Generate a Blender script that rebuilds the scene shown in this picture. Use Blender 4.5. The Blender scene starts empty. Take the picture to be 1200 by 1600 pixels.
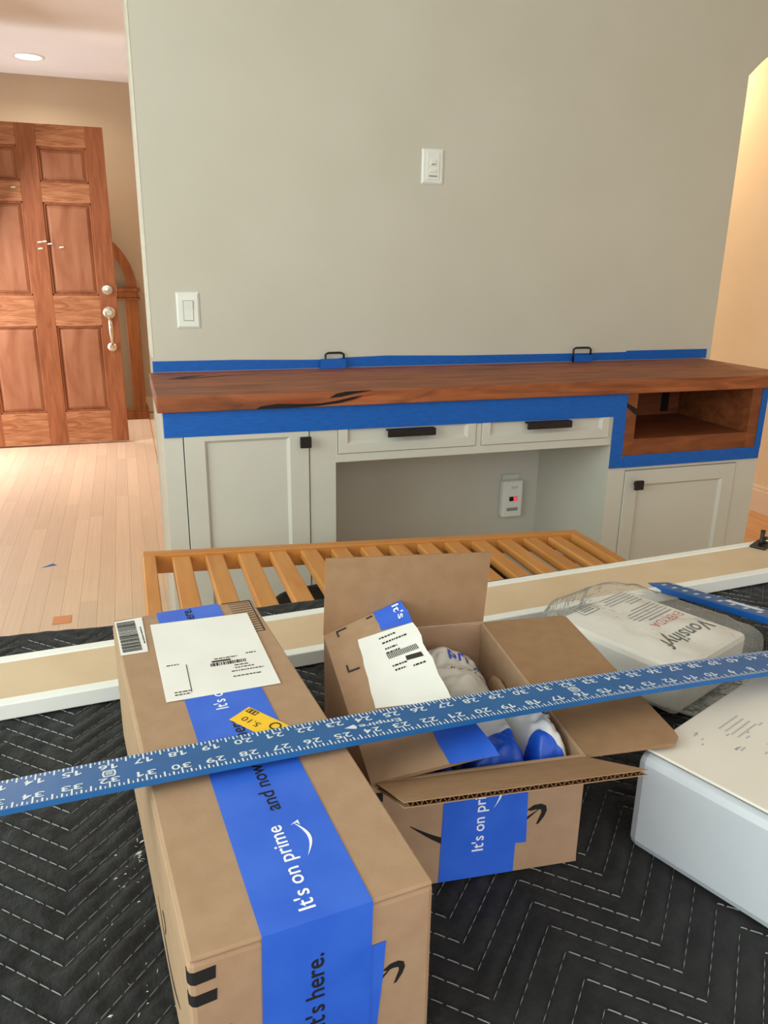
import bpy, bmesh, math, random
import numpy as np
from mathutils import Vector, Matrix, noise as mnoise

SC = bpy.context.scene
COL = SC.collection
H = 1.25                      # eye height: all z below are measured from eye level, the builder adds H
R = math.radians

# ------------------------------------------------------------------ camera
def cam_axes(pitch, roll, yaw):
    f = np.array([0, math.cos(pitch), -math.sin(pitch)]); d = np.array([0, -math.sin(pitch), -math.cos(pitch)]); r = np.array([1., 0, 0])
    c, s = math.cos(roll), math.sin(roll)
    r2, d2 = c*r + s*d, -s*r + c*d
    C, S = math.cos(yaw), math.sin(yaw)
    rot = lambda v: np.array([v[0]*C + v[1]*S, -v[0]*S + v[1]*C, v[2]])
    return rot(r2), rot(d2), rot(f)
RR, DD, WW = cam_axes(R(17.65), R(-.83), R(18.3))
cam = bpy.data.cameras.new('camera'); camo = bpy.data.objects.new('camera', cam); COL.objects.link(camo)
M3 = Matrix(((RR[0], -DD[0], -WW[0]), (RR[1], -DD[1], -WW[1]), (RR[2], -DD[2], -WW[2])))
camo.matrix_world = Matrix.Translation((0, 0, H)) @ M3.to_4x4()
cam.sensor_fit = 'HORIZONTAL'; cam.sensor_width = 36; cam.lens = 36*1210/1200; cam.clip_start = .01
SC.camera = camo

# ------------------------------------------------------------------ world, daylight, exposure
def lin(c):
    return tuple((x/255/12.92 if x/255 <= .04045 else ((x/255+.055)/1.055)**2.4) for x in c)
w = bpy.data.worlds.new('world'); SC.world = w; w.use_nodes = True
w.node_tree.nodes['Background'].inputs[0].default_value = (.80, .92, .95, 1)
w.node_tree.nodes['Background'].inputs[1].default_value = 1.0
SC.view_settings.view_transform = 'Standard'; SC.view_settings.look = 'None'
SC.view_settings.exposure = 0.12; SC.view_settings.gamma = 1.0
SC.view_settings.use_curve_mapping = False
def area(name, loc, target, sx, sy, power, color):
    l = bpy.data.lights.new(name, 'AREA'); l.shape = 'RECTANGLE'; l.size = sx; l.size_y = sy
    l.energy = power; l.color = color
    o = bpy.data.objects.new(name, l); COL.objects.link(o)
    o.location = loc
    o.rotation_euler = (Vector(target)-Vector(loc)).to_track_quat('-Z', 'Y').to_euler()
    return o
area('window_daylight_left', (-2.02, .35, 1.6), (1.0, .9, 1.1), 2.4, 1.5, 57, (.82, 1.0, .91))
area('window_daylight_rear', (-.1, -1.92, 1.65), (.2, 1.2, .9), 2.9, 1.5, 31, (1.0, .98, .98))
area('entry_daylight', (-1.16, 5.38, 1.08), (.4, 4.7, .2), .86, 2.0, 30, (1.0, .95, .95))
area('foyer_ceiling_fill', (-1.17, 6.5, 1.2), (.6, 6.3, 2.2), 0.5, 1.8, 40, (.92, .95, 1.0))  # unseen fill lamp added to brighten the foyer ceiling; the wall has no window

# ------------------------------------------------------------------ materials
MATS = {}
def mat(name, rgb, rough=.6, rgb2=None, scale=8, stretch=(1,1,1), lo=.35, hi=.65, bump=0., bscale=None, metal=0., detail=4., rand=0., spec=.4, sheen=0., coat=0., distort=0.):
    m = bpy.data.materials.new(name); m.use_nodes = True; nt = m.node_tree; b = nt.nodes['Principled BSDF']
    b.inputs['Roughness'].default_value = rough; b.inputs['Metallic'].default_value = metal
    b.inputs['Specular IOR Level'].default_value = spec
    if sheen: b.inputs['Sheen Weight'].default_value = sheen
    if coat: b.inputs['Coat Weight'].default_value = coat
    c1 = (*lin(rgb), 1)
    b.inputs['Base Color'].default_value = c1
    last = None
    tc = nt.nodes.new('ShaderNodeTexCoord'); mp = nt.nodes.new('ShaderNodeMapping'); mp.inputs['Scale'].default_value = stretch
    nt.links.new(tc.outputs['Object'], mp.inputs[0])
    vec = mp.outputs[0]
    if rand:
        oi = nt.nodes.new('ShaderNodeObjectInfo'); ad = nt.nodes.new('ShaderNodeVectorMath'); ad.operation = 'ADD'
        ml = nt.nodes.new('ShaderNodeMath'); ml.operation = 'MULTIPLY'; ml.inputs[1].default_value = 37.
        nt.links.new(oi.outputs['Random'], ml.inputs[0]); nt.links.new(ml.outputs[0], ad.inputs[1]); nt.links.new(vec, ad.inputs[0]); vec = ad.outputs[0]
    if rgb2 is not None:
        n = nt.nodes.new('ShaderNodeTexNoise'); n.inputs['Scale'].default_value = scale; n.inputs['Detail'].default_value = detail; n.inputs['Distortion'].default_value = distort
        nt.links.new(vec, n.inputs['Vector'])
        r = nt.nodes.new('ShaderNodeValToRGB'); r.color_ramp.elements[0].position = lo; r.color_ramp.elements[1].position = hi
        r.color_ramp.elements[0].color = c1; r.color_ramp.elements[1].color = (*lin(rgb2), 1)
        nt.links.new(n.outputs['Fac'], r.inputs[0]); last = r.outputs[0]
    if rand:
        hs = nt.nodes.new('ShaderNodeHueSaturation'); mr = nt.nodes.new('ShaderNodeMapRange')
        mr.inputs[3].default_value = 1-rand; mr.inputs[4].default_value = 1+rand
        nt.links.new(oi.outputs['Random'], mr.inputs[0]); nt.links.new(mr.outputs[0], hs.inputs['Value'])
        if last: nt.links.new(last, hs.inputs['Color'])
        else: hs.inputs['Color'].default_value = c1
        last = hs.outputs[0]
    if last: nt.links.new(last, b.inputs['Base Color'])
    if bump:
        n2 = nt.nodes.new('ShaderNodeTexNoise'); n2.inputs['Scale'].default_value = bscale or scale; n2.inputs['Detail'].default_value = 3
        nt.links.new(vec, n2.inputs['Vector'])
        bp = nt.nodes.new('ShaderNodeBump'); bp.inputs['Strength'].default_value = bump; bp.inputs['Distance'].default_value = .004
        nt.links.new(n2.outputs['Fac'], bp.inputs['Height']); nt.links.new(bp.outputs[0], b.inputs['Normal'])
    MATS[name] = m
    return m
def emis(name, rgb, s):
    m = bpy.data.materials.new(name); m.use_nodes = True; b = m.node_tree.nodes['Principled BSDF']
    b.inputs['Base Color'].default_value = (*lin(rgb), 1); b.inputs['Emission Color'].default_value = (*lin(rgb), 1); b.inputs['Emission Strength'].default_value = s
    MATS[name] = m
mat('wall', (208,202,190), .85, (204,198,185), 3, bump=.04, bscale=90)
mat('hall_wall', (226,204,170), .85, (222,199,164), 3, bump=.04, bscale=90)
mat('foyer_wall', (196,178,152), .85, (192,174,148), 3)
mat('ceiling', (238,234,232), .9, (234,230,228), 2)
mat('bead', (236,232,218), .7, (226,221,206), 30)
mat('baseboard', (226,206,180), .55)
mat('cab', (206,203,194), .5, (203,199,190), 4)
mat('black_metal', (26,22,20), .45, (34,28,26), 40)
mat('painter_tape', (8,96,190), .55, (6,86,176), 30, stretch=(1,1,6))
mat('counter_wood', (176,100,58), .55, (104,54,30), 5, (.8,6,6), .3, .72, distort=1.2, detail=8)
mat('cubby_wood', (142,80,44), .5, (106,54,28), 6, (1,4,5), .3, .7, distort=.8, detail=6)
mat('crack', (12,7,5), .6)
mat('red_streak', (150,58,24), .5)
mat('door_wood', (176,110,70), .55, (138,78,46), 6, (6,6,.7), .25, .7, distort=.8, detail=7)
mat('door_rail_wood', (204,146,104), .6, (150,90,56), 6, (.8,6,7), .3, .66, distort=1.6, detail=8)
mat('door_panel_wood', (152,94,64), .6, (186,132,98), 3.5, (3,3,.7), .35, .75, distort=.5, detail=7)
mat('nickel', (214,205,190), .22, metal=.9)
mat('plank', (232,205,178), .55, (222,191,160), 5, (5,.6,5), .3, .7, rand=.07, detail=6, distort=.4)
mat('floor_base', (210,160,110), .5, (194,140,92), 5, (6,.6,6), .3, .7, detail=6)
mat('scrap', (226,150,96), .6)
mat('curio_wood', (146,86,36), .45, (112,60,22), 5, (6,6,.7), .3, .7, detail=6)
mat('dark_glass', (128,110,84), .3, spec=.3)
mat('slat_wood', (218,154,86), .45, (202,134,66), 5, (6,.8,6), .3, .7, detail=6, rand=.05, distort=.4)
mat('rail_wood', (214,148,80), .45, (198,128,60), 5, (.8,6,6), .3, .7, detail=6)
mat('mdf', (214,189,159), .8, (208,181,149), 14, detail=5)
mat('white_paint', (240,240,236), .4, (235,235,232), 10)
mat('quilt', (43,43,44), .85, (31,31,33), 45, detail=5, bump=.5, bscale=160, sheen=.08, spec=.25)
mat('thread', (138,138,134), .7)
mat('lint', (226,226,224), .8)
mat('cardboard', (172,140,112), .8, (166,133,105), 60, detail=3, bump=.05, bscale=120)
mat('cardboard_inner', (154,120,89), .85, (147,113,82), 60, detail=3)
mat('flute', (112,78,52), .9)
mat('prime_tape', (58,108,220), .3, (48,98,212), 25, bump=.06, bscale=60)
mat('print_black', (26,24,24), .7)
mat('print_dark', (52,46,42), .8)
mat('print_grey', (150,148,146), .8)
mat('print_red', (206,48,56), .7)
mat('print_white', (240,242,248), .5)
mat('print_blue', (50,80,190), .6)
mat('label_white', (238,236,232), .55, (231,229,225), 14, bump=.05, bscale=40)
mat('label_torn', (176,140,104), .9)
mat('sticker_yellow', (246,196,46), .5)
mat('rule_blue', (26,92,154), .40, (29,97,160), 30, spec=.35)
mat('rule_edge', (6,80,160), .35)
mat('rule_white', (222,230,238), .5)
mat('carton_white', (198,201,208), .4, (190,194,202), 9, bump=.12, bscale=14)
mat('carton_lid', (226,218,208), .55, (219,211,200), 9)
mat('pack_white', (250,246,240), .5, (246,241,234), 10)
mat('plastic_white', (236,236,230), .35)
mat('plastic_gap', (150,148,142), .6)
mat('clear_plastic', (214,214,208), .25)
mat('display_black', (14,8,8), .2)
mat('table_wood', (120,84,54), .5, (104,70,44), 5, (1,6,6))
mat('smudge', (176,172,176), .6)
emis('led_red', (255,40,60), 3.0)
emis('lamp_glow', (255,236,206), 14.0)
def two_tone(name, c1, c2, axis, pos, wob, rough=.35):
    m = bpy.data.materials.new(name); m.use_nodes = True; nt = m.node_tree; b = nt.nodes['Principled BSDF']; b.inputs['Roughness'].default_value = rough
    tc = nt.nodes.new('ShaderNodeTexCoord'); dt = nt.nodes.new('ShaderNodeVectorMath'); dt.operation = 'DOT_PRODUCT'; dt.inputs[1].default_value = axis
    nt.links.new(tc.outputs['Object'], dt.inputs[0])
    n = nt.nodes.new('ShaderNodeTexNoise'); n.inputs['Scale'].default_value = 22; nt.links.new(tc.outputs['Object'], n.inputs['Vector'])
    ma = nt.nodes.new('ShaderNodeMath'); ma.operation = 'MULTIPLY_ADD'; ma.inputs[1].default_value = wob
    nt.links.new(n.outputs['Fac'], ma.inputs[0]); nt.links.new(dt.outputs['Value'], ma.inputs[2])
    r = nt.nodes.new('ShaderNodeValToRGB'); r.color_ramp.interpolation = 'CONSTANT'
    mr = nt.nodes.new('ShaderNodeMapRange'); mr.inputs[1].default_value = -.1; mr.inputs[2].default_value = .1
    nt.links.new(ma.outputs[0], mr.inputs[0]); nt.links.new(mr.outputs[0], r.inputs[0])
    r.color_ramp.elements[0].color = (*lin(c1), 1); e = r.color_ramp.elements[1]; e.position = (pos+.1)/.2; e.color = (*lin(c2), 1)
    nt.links.new(r.outputs[0], b.inputs['Base Color'])
    MATS[name] = m
two_tone('mailer_band', (28,88,214), (228,228,228), (0,1,0), -.012, .012)
two_tone('mailer_diag', (28,88,214), (232,232,234), (.80,.60,0), -.016, .016)
two_tone('mailer_small', (226,228,232), (30,84,206), (1,.2,0), .012, .05)
mat('mailer_white', (214,211,206), .4, (202,198,192), 20, bump=.25, bscale=30)
m = bpy.data.materials.new('clear_bag'); m.use_nodes = True; nt = m.node_tree; nt.nodes.remove(nt.nodes['Principled BSDF'])
tr = nt.nodes.new('ShaderNodeBsdfTransparent'); tr.inputs[0].default_value = (1,1,1,1)
gl = nt.nodes.new('ShaderNodeBsdfGlossy'); gl.inputs['Roughness'].default_value = .16; gl.inputs[0].default_value = (.95,.97,.96,1)
df = nt.nodes.new('ShaderNodeBsdfDiffuse'); df.inputs[0].default_value = (.8,.82,.80,1)
lw = nt.nodes.new('ShaderNodeLayerWeight'); lw.inputs[0].default_value = .09
a1 = nt.nodes.new('ShaderNodeMixShader'); a2 = nt.nodes.new('ShaderNodeMixShader'); a2.inputs[0].default_value = .15
nt.links.new(lw.outputs['Fresnel'], a1.inputs[0]); nt.links.new(tr.outputs[0], a1.inputs[1]); nt.links.new(gl.outputs[0], a1.inputs[2])
nt.links.new(a1.outputs[0], a2.inputs[1]); nt.links.new(df.outputs[0], a2.inputs[2]); nt.links.new(a2.outputs[0], nt.nodes['Material Output'].inputs[0])
bn_ = nt.nodes.new('ShaderNodeTexNoise'); bn_.inputs['Scale'].default_value = 38; bn_.inputs['Detail'].default_value = 4
bt_ = nt.nodes.new('ShaderNodeTexCoord'); bb_ = nt.nodes.new('ShaderNodeBump'); bb_.inputs['Strength'].default_value = .9; bb_.inputs['Distance'].default_value = .01
nt.links.new(bt_.outputs['Object'], bn_.inputs['Vector']); nt.links.new(bn_.outputs['Fac'], bb_.inputs['Height']); nt.links.new(bb_.outputs[0], gl.inputs['Normal']); nt.links.new(bb_.outputs[0], lw.inputs['Normal'])
MATS['clear_bag'] = m

# ------------------------------------------------------------------ text shapes, made once
STR = [str(i) for i in range(10)] + ["It's on prime", "It's on pr", "and now", "it's here.", "It's", "Empire", "Vonsihyf", "EVERYDA", "5.10", "pri", "I'm a recy", "Kraft", "me"]
TX = {}
_tmp = []
for s in STR:
    cu = bpy.data.curves.new('txt', 'FONT'); cu.body = s; cu.size = 1; cu.offset = .012 if s.isdigit() else .010; cu.resolution_u = 3
    if s in ('EVERYDA', '5.10', 'I\'m a recy', 'Kraft'): cu.offset = 0
    o = bpy.data.objects.new('txt', cu); COL.objects.link(o); _tmp.append((s, o))
dg = bpy.context.evaluated_depsgraph_get(); dg.update()
for s, o in _tmp:
    me = bpy.data.meshes.new_from_object(o.evaluated_get(dg))
    V = np.array([v.co[:2] for v in me.vertices]); F = [tuple(p.vertices) for p in me.polygons]
    V = V - V.min(0); TX[s] = (V, F); bpy.data.meshes.remove(me)
for s, o in _tmp:
    cu = o.data; bpy.data.objects.remove(o); bpy.data.curves.remove(cu)

TX['1'] = (np.array([(.42,0),(.72,0),(.72,1),(.45,1),(.0,.78),(.0,.56),(.42,.74)]), [(0,1,2,3,6),(3,4,5,6)])
# ------------------------------------------------------------------ mesh builder
class Fr:                                     # a plane to draw on: origin, two axes, normal
    def __init__(s, O, ux, uy):
        s.O = Vector(O); s.x = Vector(ux).normalized(); s.y = Vector(uy).normalized(); s.n = s.x.cross(s.y)
    def p(s, a, b, c=0.): return s.O + s.x*a + s.y*b + s.n*c
WORLD = Fr((0,0,0), (1,0,0), (0,1,0))
class MB:
    def __init__(s): s.v = []; s.f = []; s.smooth = False
    def add(s, vs, fs):
        k = len(s.v); s.v += [tuple(v) for v in vs]; s.f += [tuple(i+k for i in f) for f in fs]; return s
    def box(s, lo, hi, bev=0., fr=WORLD, seg=2):
        bm = bmesh.new(); bmesh.ops.create_cube(bm, size=1)
        c = [(lo[i]+hi[i])/2 for i in range(3)]; d = [hi[i]-lo[i] for i in range(3)]
        for v in bm.verts: v.co = Vector([v.co[i]*d[i] for i in range(3)])
        if bev: bmesh.ops.bevel(bm, geom=bm.edges[:], offset=min(bev, min(map(abs, d))*.49), segments=seg, affect='EDGES', profile=.5)
        bm.verts.index_update()
        s.add([fr.p(v.co.x+c[0], v.co.y+c[1], v.co.z+c[2]) for v in bm.verts], [[v.index for v in f.verts] for f in bm.faces]); bm.free(); return s
    def prism(s, fr, poly, c0, c1):
        n = len(poly)
        if sum(poly[i][0]*poly[(i+1)%n][1]-poly[(i+1)%n][0]*poly[i][1] for i in range(n)) < 0: poly = poly[::-1]
        vs = [fr.p(a, b, c0) for a, b in poly] + [fr.p(a, b, c1) for a, b in poly]
        s.add(vs, [tuple(range(n, 2*n)), tuple(range(n-1, -1, -1))] + [(i, (i+1) % n, n+(i+1) % n, n+i) for i in range(n)]); return s
    def text(s, fr, t, a, b, ang=0., h=None, length=None, c=.0003, shear=0., fit=None):
        V, F = TX[t]; V = V.copy()
        V[:, 0] += V[:, 1]*shear
        if fit: V = V/V.max(0)*np.array(fit)
        else:
            k = length/V[:, 0].max() if length else h/V[:, 1].max(); V = V*k
        C, S = math.cos(ang), math.sin(ang)
        s.add([fr.p(a+x*C-y*S, b+x*S+y*C, c) for x, y in V], F); return s
    def tube(s, pts, rad, n=10, cap=True):
        pts = [Vector(p) for p in pts]; rr = rad if isinstance(rad, (list, tuple)) else [rad]*len(pts); k = len(s.v)
        up = None
        for i, p in enumerate(pts):
            t = (pts[min(i+1, len(pts)-1)]-pts[max(i-1, 0)]).normalized()
            if up is None:
                up = Vector((0,0,1)) if abs(t.z) < .9 else Vector((1,0,0))
            a = t.cross(up).normalized(); b = a.cross(t).normalized(); up = b
            s.v += [tuple(p + (a*math.cos(j*2*math.pi/n) + b*math.sin(j*2*math.pi/n))*rr[i]) for j in range(n)]
        for i in range(len(pts)-1):
            for j in range(n): s.f.append((k+i*n+j, k+i*n+(j+1) % n, k+(i+1)*n+(j+1) % n, k+(i+1)*n+j))
        if cap:
            s.f.append(tuple(k+j for j in range(n-1, -1, -1))); s.f.append(tuple(k+(len(pts)-1)*n+j for j in range(n)))
        return s
    def lathe(s, c, axis, prof, n=24):
        ax = Vector(axis).normalized(); a = ax.orthogonal().normalized(); b = ax.cross(a); k = len(s.v); c = Vector(c)
        for r, t in prof: s.v += [tuple(c + ax*t + (a*math.cos(j*2*math.pi/n)+b*math.sin(j*2*math.pi/n))*r) for j in range(n)]
        for i in range(len(prof)-1):
            for j in range(n): s.f.append((k+i*n+j, k+i*n+(j+1) % n, k+(i+1)*n+(j+1) % n, k+(i+1)*n+j))
        s.f.append(tuple(k+j for j in range(n-1, -1, -1))); s.f.append(tuple(k+(len(prof)-1)*n+j for j in range(n)))
        return s
    def build(s, name, m, parent=None, label=None, cat=None, group=None, kind=None, smooth=False):
        vs = np.array(s.v, dtype=float); lo, hi = vs.min(0), vs.max(0)
        org = np.array([(lo[0]+hi[0])/2, (lo[1]+hi[1])/2, lo[2]])
        me = bpy.data.meshes.new(name); me.from_pydata((vs-org).tolist(), [], s.f); me.validate()
        me.materials.append(MATS[m])
        if smooth:
            for p in me.polygons: p.use_smooth = True
        me.update()
        o = bpy.data.objects.new(name, me); COL.objects.link(o)
        loc = Vector(org) + Vector((0,0,H))
        if parent:
            o.parent = parent; o.location = loc - WLOC[parent.name]
        else: o.location = loc
        WLOC[o.name] = loc
        tag(o, label, cat, group, kind)
        return o
WLOC = {}
def tag(o, label=None, cat=None, group=None, kind=None):
    if label: o['label'] = label
    if cat: o['category'] = cat
    if group: o['group'] = group
    if kind: o['kind'] = kind
def thing(name, loc, label, cat, group=None, kind=None):
    o = bpy.data.objects.new(name, None); o.empty_display_size = .05; COL.objects.link(o)
    o.location = Vector(loc) + Vector((0,0,H)); WLOC[o.name] = o.location.copy()
    tag(o, label, cat, group, kind); return o
def B(lo, hi, bev=0., fr=WORLD): return MB().box(lo, hi, bev, fr)

FLOOR, CEIL, T = -1.25, 1.33, -.511
XZ = lambda Y: Fr((0, Y, 0), (1,0,0), (0,0,1))          # upright plane facing the camera (normal -Y)

# ------------------------------------------------------------------ the room
WY = 2.72
# main wall with the arched passage at its right end
arch = []
cxa, ha, Rr = 2.337+.4315, R(48), .4315/math.sin(R(48))
for i in range(15):
    t = -ha + 2*ha*i/14; arch.append((cxa+Rr*math.sin(t), .708 - Rr*math.cos(ha) + Rr*math.cos(t)))
wall = MB()
wall.prism(XZ(WY), [(.078, FLOOR), (2.337, FLOOR), (2.337, .708), (2.337, CEIL), (.078, CEIL)], 0, -.24)
for i in range(14):
    (x0, z0), (x1, z1) = arch[i], arch[i+1]
    wall.prism(XZ(WY), [(x0, z0), (x1, z1), (x1, CEIL), (x0, CEIL)], 0, -.24)
wall.build('wall_front', 'wall', kind='structure')
MB().prism(XZ(WY-.0015), [(.0775, -.30), (.084, -.30), (.084, CEIL), (.0775, CEIL)], 0, -.243).build('trim_1', 'bead', kind='structure')
B((-2.1, WY, FLOOR), (-1.2, WY+.12, CEIL)).build('wall_front_left', 'wall', kind='structure')
fl = MB()
fl.box((-1.32, WY+.12, FLOOR), (-1.2, 4.93, CEIL)); fl.box((-1.32, 5.87, FLOOR), (-1.2, 7.05, CEIL)); fl.box((-1.32, 4.93, .86), (-1.2, 5.87, CEIL))
fl.build('wall_foyer_left', 'foyer_wall', kind='structure')
B((-1.32, 7.05, FLOOR), (3.3, 7.17, CEIL)).build('wall_foyer_far', 'foyer_wall', kind='structure')
B((3.2, -2.12, FLOOR), (3.32, 7.05, CEIL)).build('wall_right', 'hall_wall', kind='structure')
wl = MB()
wl.box((-2.22, -2.0, FLOOR), (-2.1, -.88, CEIL)); wl.box((-2.22, 1.58, FLOOR), (-2.1, WY, CEIL)); wl.box((-2.22, -.88, FLOOR), (-2.1, 1.58, -.5)); wl.box((-2.22, -.88, 1.1), (-2.1, 1.58, CEIL))
wl.build('wall_left', 'wall', kind='structure')
wb = MB()
wb.box((-2.1, -2.12, FLOOR), (-1.25, -2.0, CEIL)); wb.box((1.85, -2.12, FLOOR), (3.2, -2.0, CEIL)); wb.box((-1.25, -2.12, FLOOR), (1.85, -2.0, -.45)); wb.box((-1.25, -2.12, 1.12), (1.85, -2.0, CEIL))
wb.build('wall_back', 'wall', kind='structure')
B((-2.22, -2.12, CEIL), (3.32, 7.17, CEIL+.1)).build('ceiling', 'ceiling', kind='structure')
flo = B((-2.22, -2.12, FLOOR-.1), (3.32, 7.17, FLOOR-.008)).build('floor', 'plank', kind='structure')
B((2.45, 1.2, FLOOR-.008), (3.2, 5.2, FLOOR)).build('floor_hall', 'floor_base', kind='structure')
bb = MB(); bb.box((3.178, 0, FLOOR), (3.2, 6.9, -1.125), .003); bb.box((3.186, 0, -1.125), (3.2, 6.9, -1.105), .003)
bb.build('baseboard_right', 'baseboard', kind='structure')
bb = MB(); bb.box((-1.2, 7.03, FLOOR), (3.1, 7.05, -1.14), .003); bb.box((-1.2, 7.038, -1.14), (3.1, 7.05, -1.12), .003)
bb.build('baseboard_far', 'baseboard', kind='structure')
# floor planks: strips running away from the camera
rng = random.Random(4)
pw = .0635
unit = {}
x = -1.2
np_ = 0
while x < .12:
    y = 1.25 - rng.random()*.9
    while y < 7.04:
        L = rng.choice([.7, .9, 1.1, 1.35])
        y1 = min(y+L, 7.04)
        y0 = max(y, 1.25)
        # leave out boards hidden behind the wall and cabinets
        if y1-y0 > .05 and not (x > .1 and y0 > 2.1):
            if L not in unit:
                bm = bmesh.new(); bmesh.ops.create_cube(bm, size=1)
                for v in bm.verts: v.co.z += .5
                me = bpy.data.meshes.new('plank'); bm.to_mesh(me); bm.free(); me.materials.append(MATS['plank']); unit[L] = me
            o = bpy.data.objects.new('plank', unit[L]); COL.objects.link(o); o.parent = flo
            o.scale = (pw-.0006, y1-y0-.0006, .008)
            o.location = Vector((x+pw/2, (y0+y1)/2, FLOOR-.008+H)) - WLOC[flo.name]
            np_ += 1
        y += L
    x += pw

B((-.335, 2.775, FLOOR), (-.272, 2.84, FLOOR+.003), .0008).build('wood_scrap', 'scrap', label='small orange wood scrap on the pale floor beyond the table', cat='wood scrap')
MB().prism(Fr((-.39,3.384,FLOOR), (1,0,0), (0,1,0)), [(-.03,-.01),(.03,.005),(.012,.03)], 0, .001).build('tape_scrap', 'painter_tape', label='tiny scrap of blue tape on the pale floor', cat='tape')
# entry door, open, six raised panels
d1 = thing('door_1', (-.5, 5.85, FLOOR), 'weathered reddish wooden entry door with six panels standing open', 'door', kind='structure')
DY = 5.83
zt_, zb_ = .827, FLOOR+.012
cols = [(-.855, -.56), (-.44, -.145)]
rows = [(.485, .695), (-.222, .362), (-1.014, -.424)]
x0, x1 = -.966, -.033
for a, b in ((x0, -.855), (-.56, -.44), (-.145, x1)):
    B((a, DY, zb_), (b, DY+.045, zt_), .002).build('stile', 'door_wood', d1)
for (c0, c1) in cols:
    for z0, z1 in ((.695, zt_), (.362, .485), (-.424, -.222), (zb_, -1.014)):
        B((c0, DY, z0), (c1, DY+.045, z1), .002).build('rail', 'door_rail_wood', d1)
    for z0, z1 in rows:
        p = MB(); f = XZ(DY)
        p.prism(f, [(c0, z0), (c1, z0), (c1, z1), (c0, z1)], -.026, -.02)
        m_ = .035
        o_ = [(c0+.012, z0+.012), (c1-.012, z0+.012), (c1-.012, z1-.012), (c0+.012, z1-.012)]
        i_ = [(c0+m_, z0+m_), (c1-m_, z0+m_), (c1-m_, z1-m_), (c0+m_, z1-m_)]
        p.add([f.p(*q, -.02) for q in o_] + [f.p(*q, -.008) for q in i_], [(4,5,6,7)] + [(k, (k+1) % 4, 4+(k+1) % 4, 4+k) for k in range(4)])
        p.build('panel', 'door_panel_wood', d1)
        b_ = MB()   # sticking moulding around the panel
        for q in ((c0, z0, c1, z0+.012), (c0, z1-.012, c1, z1), (c0, z0, c0+.012, z1), (c1-.012, z0, c1, z1)):
            b_.box((q[0], DY+.006, q[1]), (q[2], DY+.026, q[3]), .003)
        b_.build('moulding', 'door_wood', d1)
hx = -.092
MB().lathe((hx, DY, -.185), (0,-1,0), [(.036,0),(.036,.012),(.030,.02),(.018,.021),(.016,.03),(.004,.031)]).build('deadbolt', 'nickel', d1, smooth=False)
es = MB(); es.lathe((hx, DY, -.335), (0,-1,0), [(.040,0),(.040,.010),(.030,.020),(.02,.022)])
hs = es.build('latch_plate', 'nickel', d1)
MB().box((hx-.012, DY-.05, -.352), (hx+.012, DY-.018, -.345), .003).build('thumb_latch', 'nickel', hs)
MB().tube([(hx, DY-.012, -.372), (hx, DY-.045, -.39), (hx+.003, DY-.055, -.43), (hx+.003, DY-.05, -.49), (hx+.002, DY-.035, -.53), (hx, DY-.01, -.55)], [.012,.013,.016,.013,.010,.012], 12).build('grip', 'nickel', d1, smooth=True)
MB().lathe((hx, DY, -.568), (0,-1,0), [(.030,0),(.030,.010),(.018,.02),(.008,.024)]).build('rosette', 'nickel', d1)
B((x1-.004, DY+.012, -.22), (x1+.0015, DY+.034, -.15)).build('latch_faceplate', 'nickel', d1)
sp = MB()
for px, pz in ((-.50,.11),(-.47,.115),(-.44,.1),(-.50,.07),(-.37,.08),(-.62,.44)): sp.prism(XZ(DY), [(px,pz),(px+.03,pz+.004),(px+.028,pz+.012),(px+.004,pz+.01)], .0, .001)
sp.build('paint_fleck', 'lint', d1)

# arched display cabinet behind the door
cu = thing('curio_cabinet', (-.36, 6.85, FLOOR), 'tall arched wooden cabinet with glass doors half hidden behind the entry door', 'cabinet')
ax0, ax1, aY, ar = -.84, .12, 6.72, .48
acx = (ax0+ax1)/2
def arcp(r, n=24, z0=-.204, t0=0., t1=math.pi): return [(acx+r*math.cos(t0+(t1-t0)*i/n), z0+r*math.sin(t0+(t1-t0)*i/n)) for i in range(n+1)]
f = XZ(aY)
o_, i_ = arcp(ar), arcp(ar-.075)
am = MB()
for k in range(24): am.prism(f, [o_[k], o_[k+1], i_[k+1], i_[k]], 0, -.26)
am.build('arch_frame', 'curio_wood', cu)
MB().prism(f, arcp(ar-.07), -.03, -.04).build('arch_pane', 'dark_glass', cu)
MB().prism(f, arcp(ar-.01), -.25, -.26).build('back_panel', 'curio_wood', cu)
cr = MB(); cr.box((ax0-.02, aY-.02, -.225), (ax1+.022, aY+.26, -.2), .004); cr.box((ax0-.005, aY-.006, -.275), (ax1+.006, aY+.26, -.225), .004); cr.box((ax0-.016, aY-.016, -.29), (ax1+.02, aY+.26, -.275), .004)
cr.build('cornice', 'curio_wood', cu)
for a, b in ((ax0, ax0+.09), (ax1-.1, ax1)): B((a, aY, -1.17), (b, aY+.26, -.29), .003).build('side_post', 'curio_wood', cu)
B((acx-.03, aY, -1.17), (acx+.03, aY+.03, -.29), .003).build('center_stile', 'curio_wood', cu)
for a, b in ((ax0+.09, acx-.03), (acx+.03, ax1-.1)): B((a, aY+.015, -1.17), (b, aY+.02, -.29)).build('glass_pane', 'dark_glass', cu)
B((ax0+.02, aY+.24, -1.2), (ax1-.02, aY+.26, -.29)).build('rear_panel', 'curio_wood', cu)
bs = MB(); bs.box((ax0-.012, aY-.012, -1.185), (ax1+.012, aY+.26, -1.165), .004); bs.box((ax0-.02, aY-.02, FLOOR), (ax1+.02, aY+.27, -1.185), .006)
bs.build('plinth', 'curio_wood', cu)
B((acx+.038, aY-.012, -.62), (acx+.046, aY+.002, -.58), .002).build('door_pull', 'nickel', cu)

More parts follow.
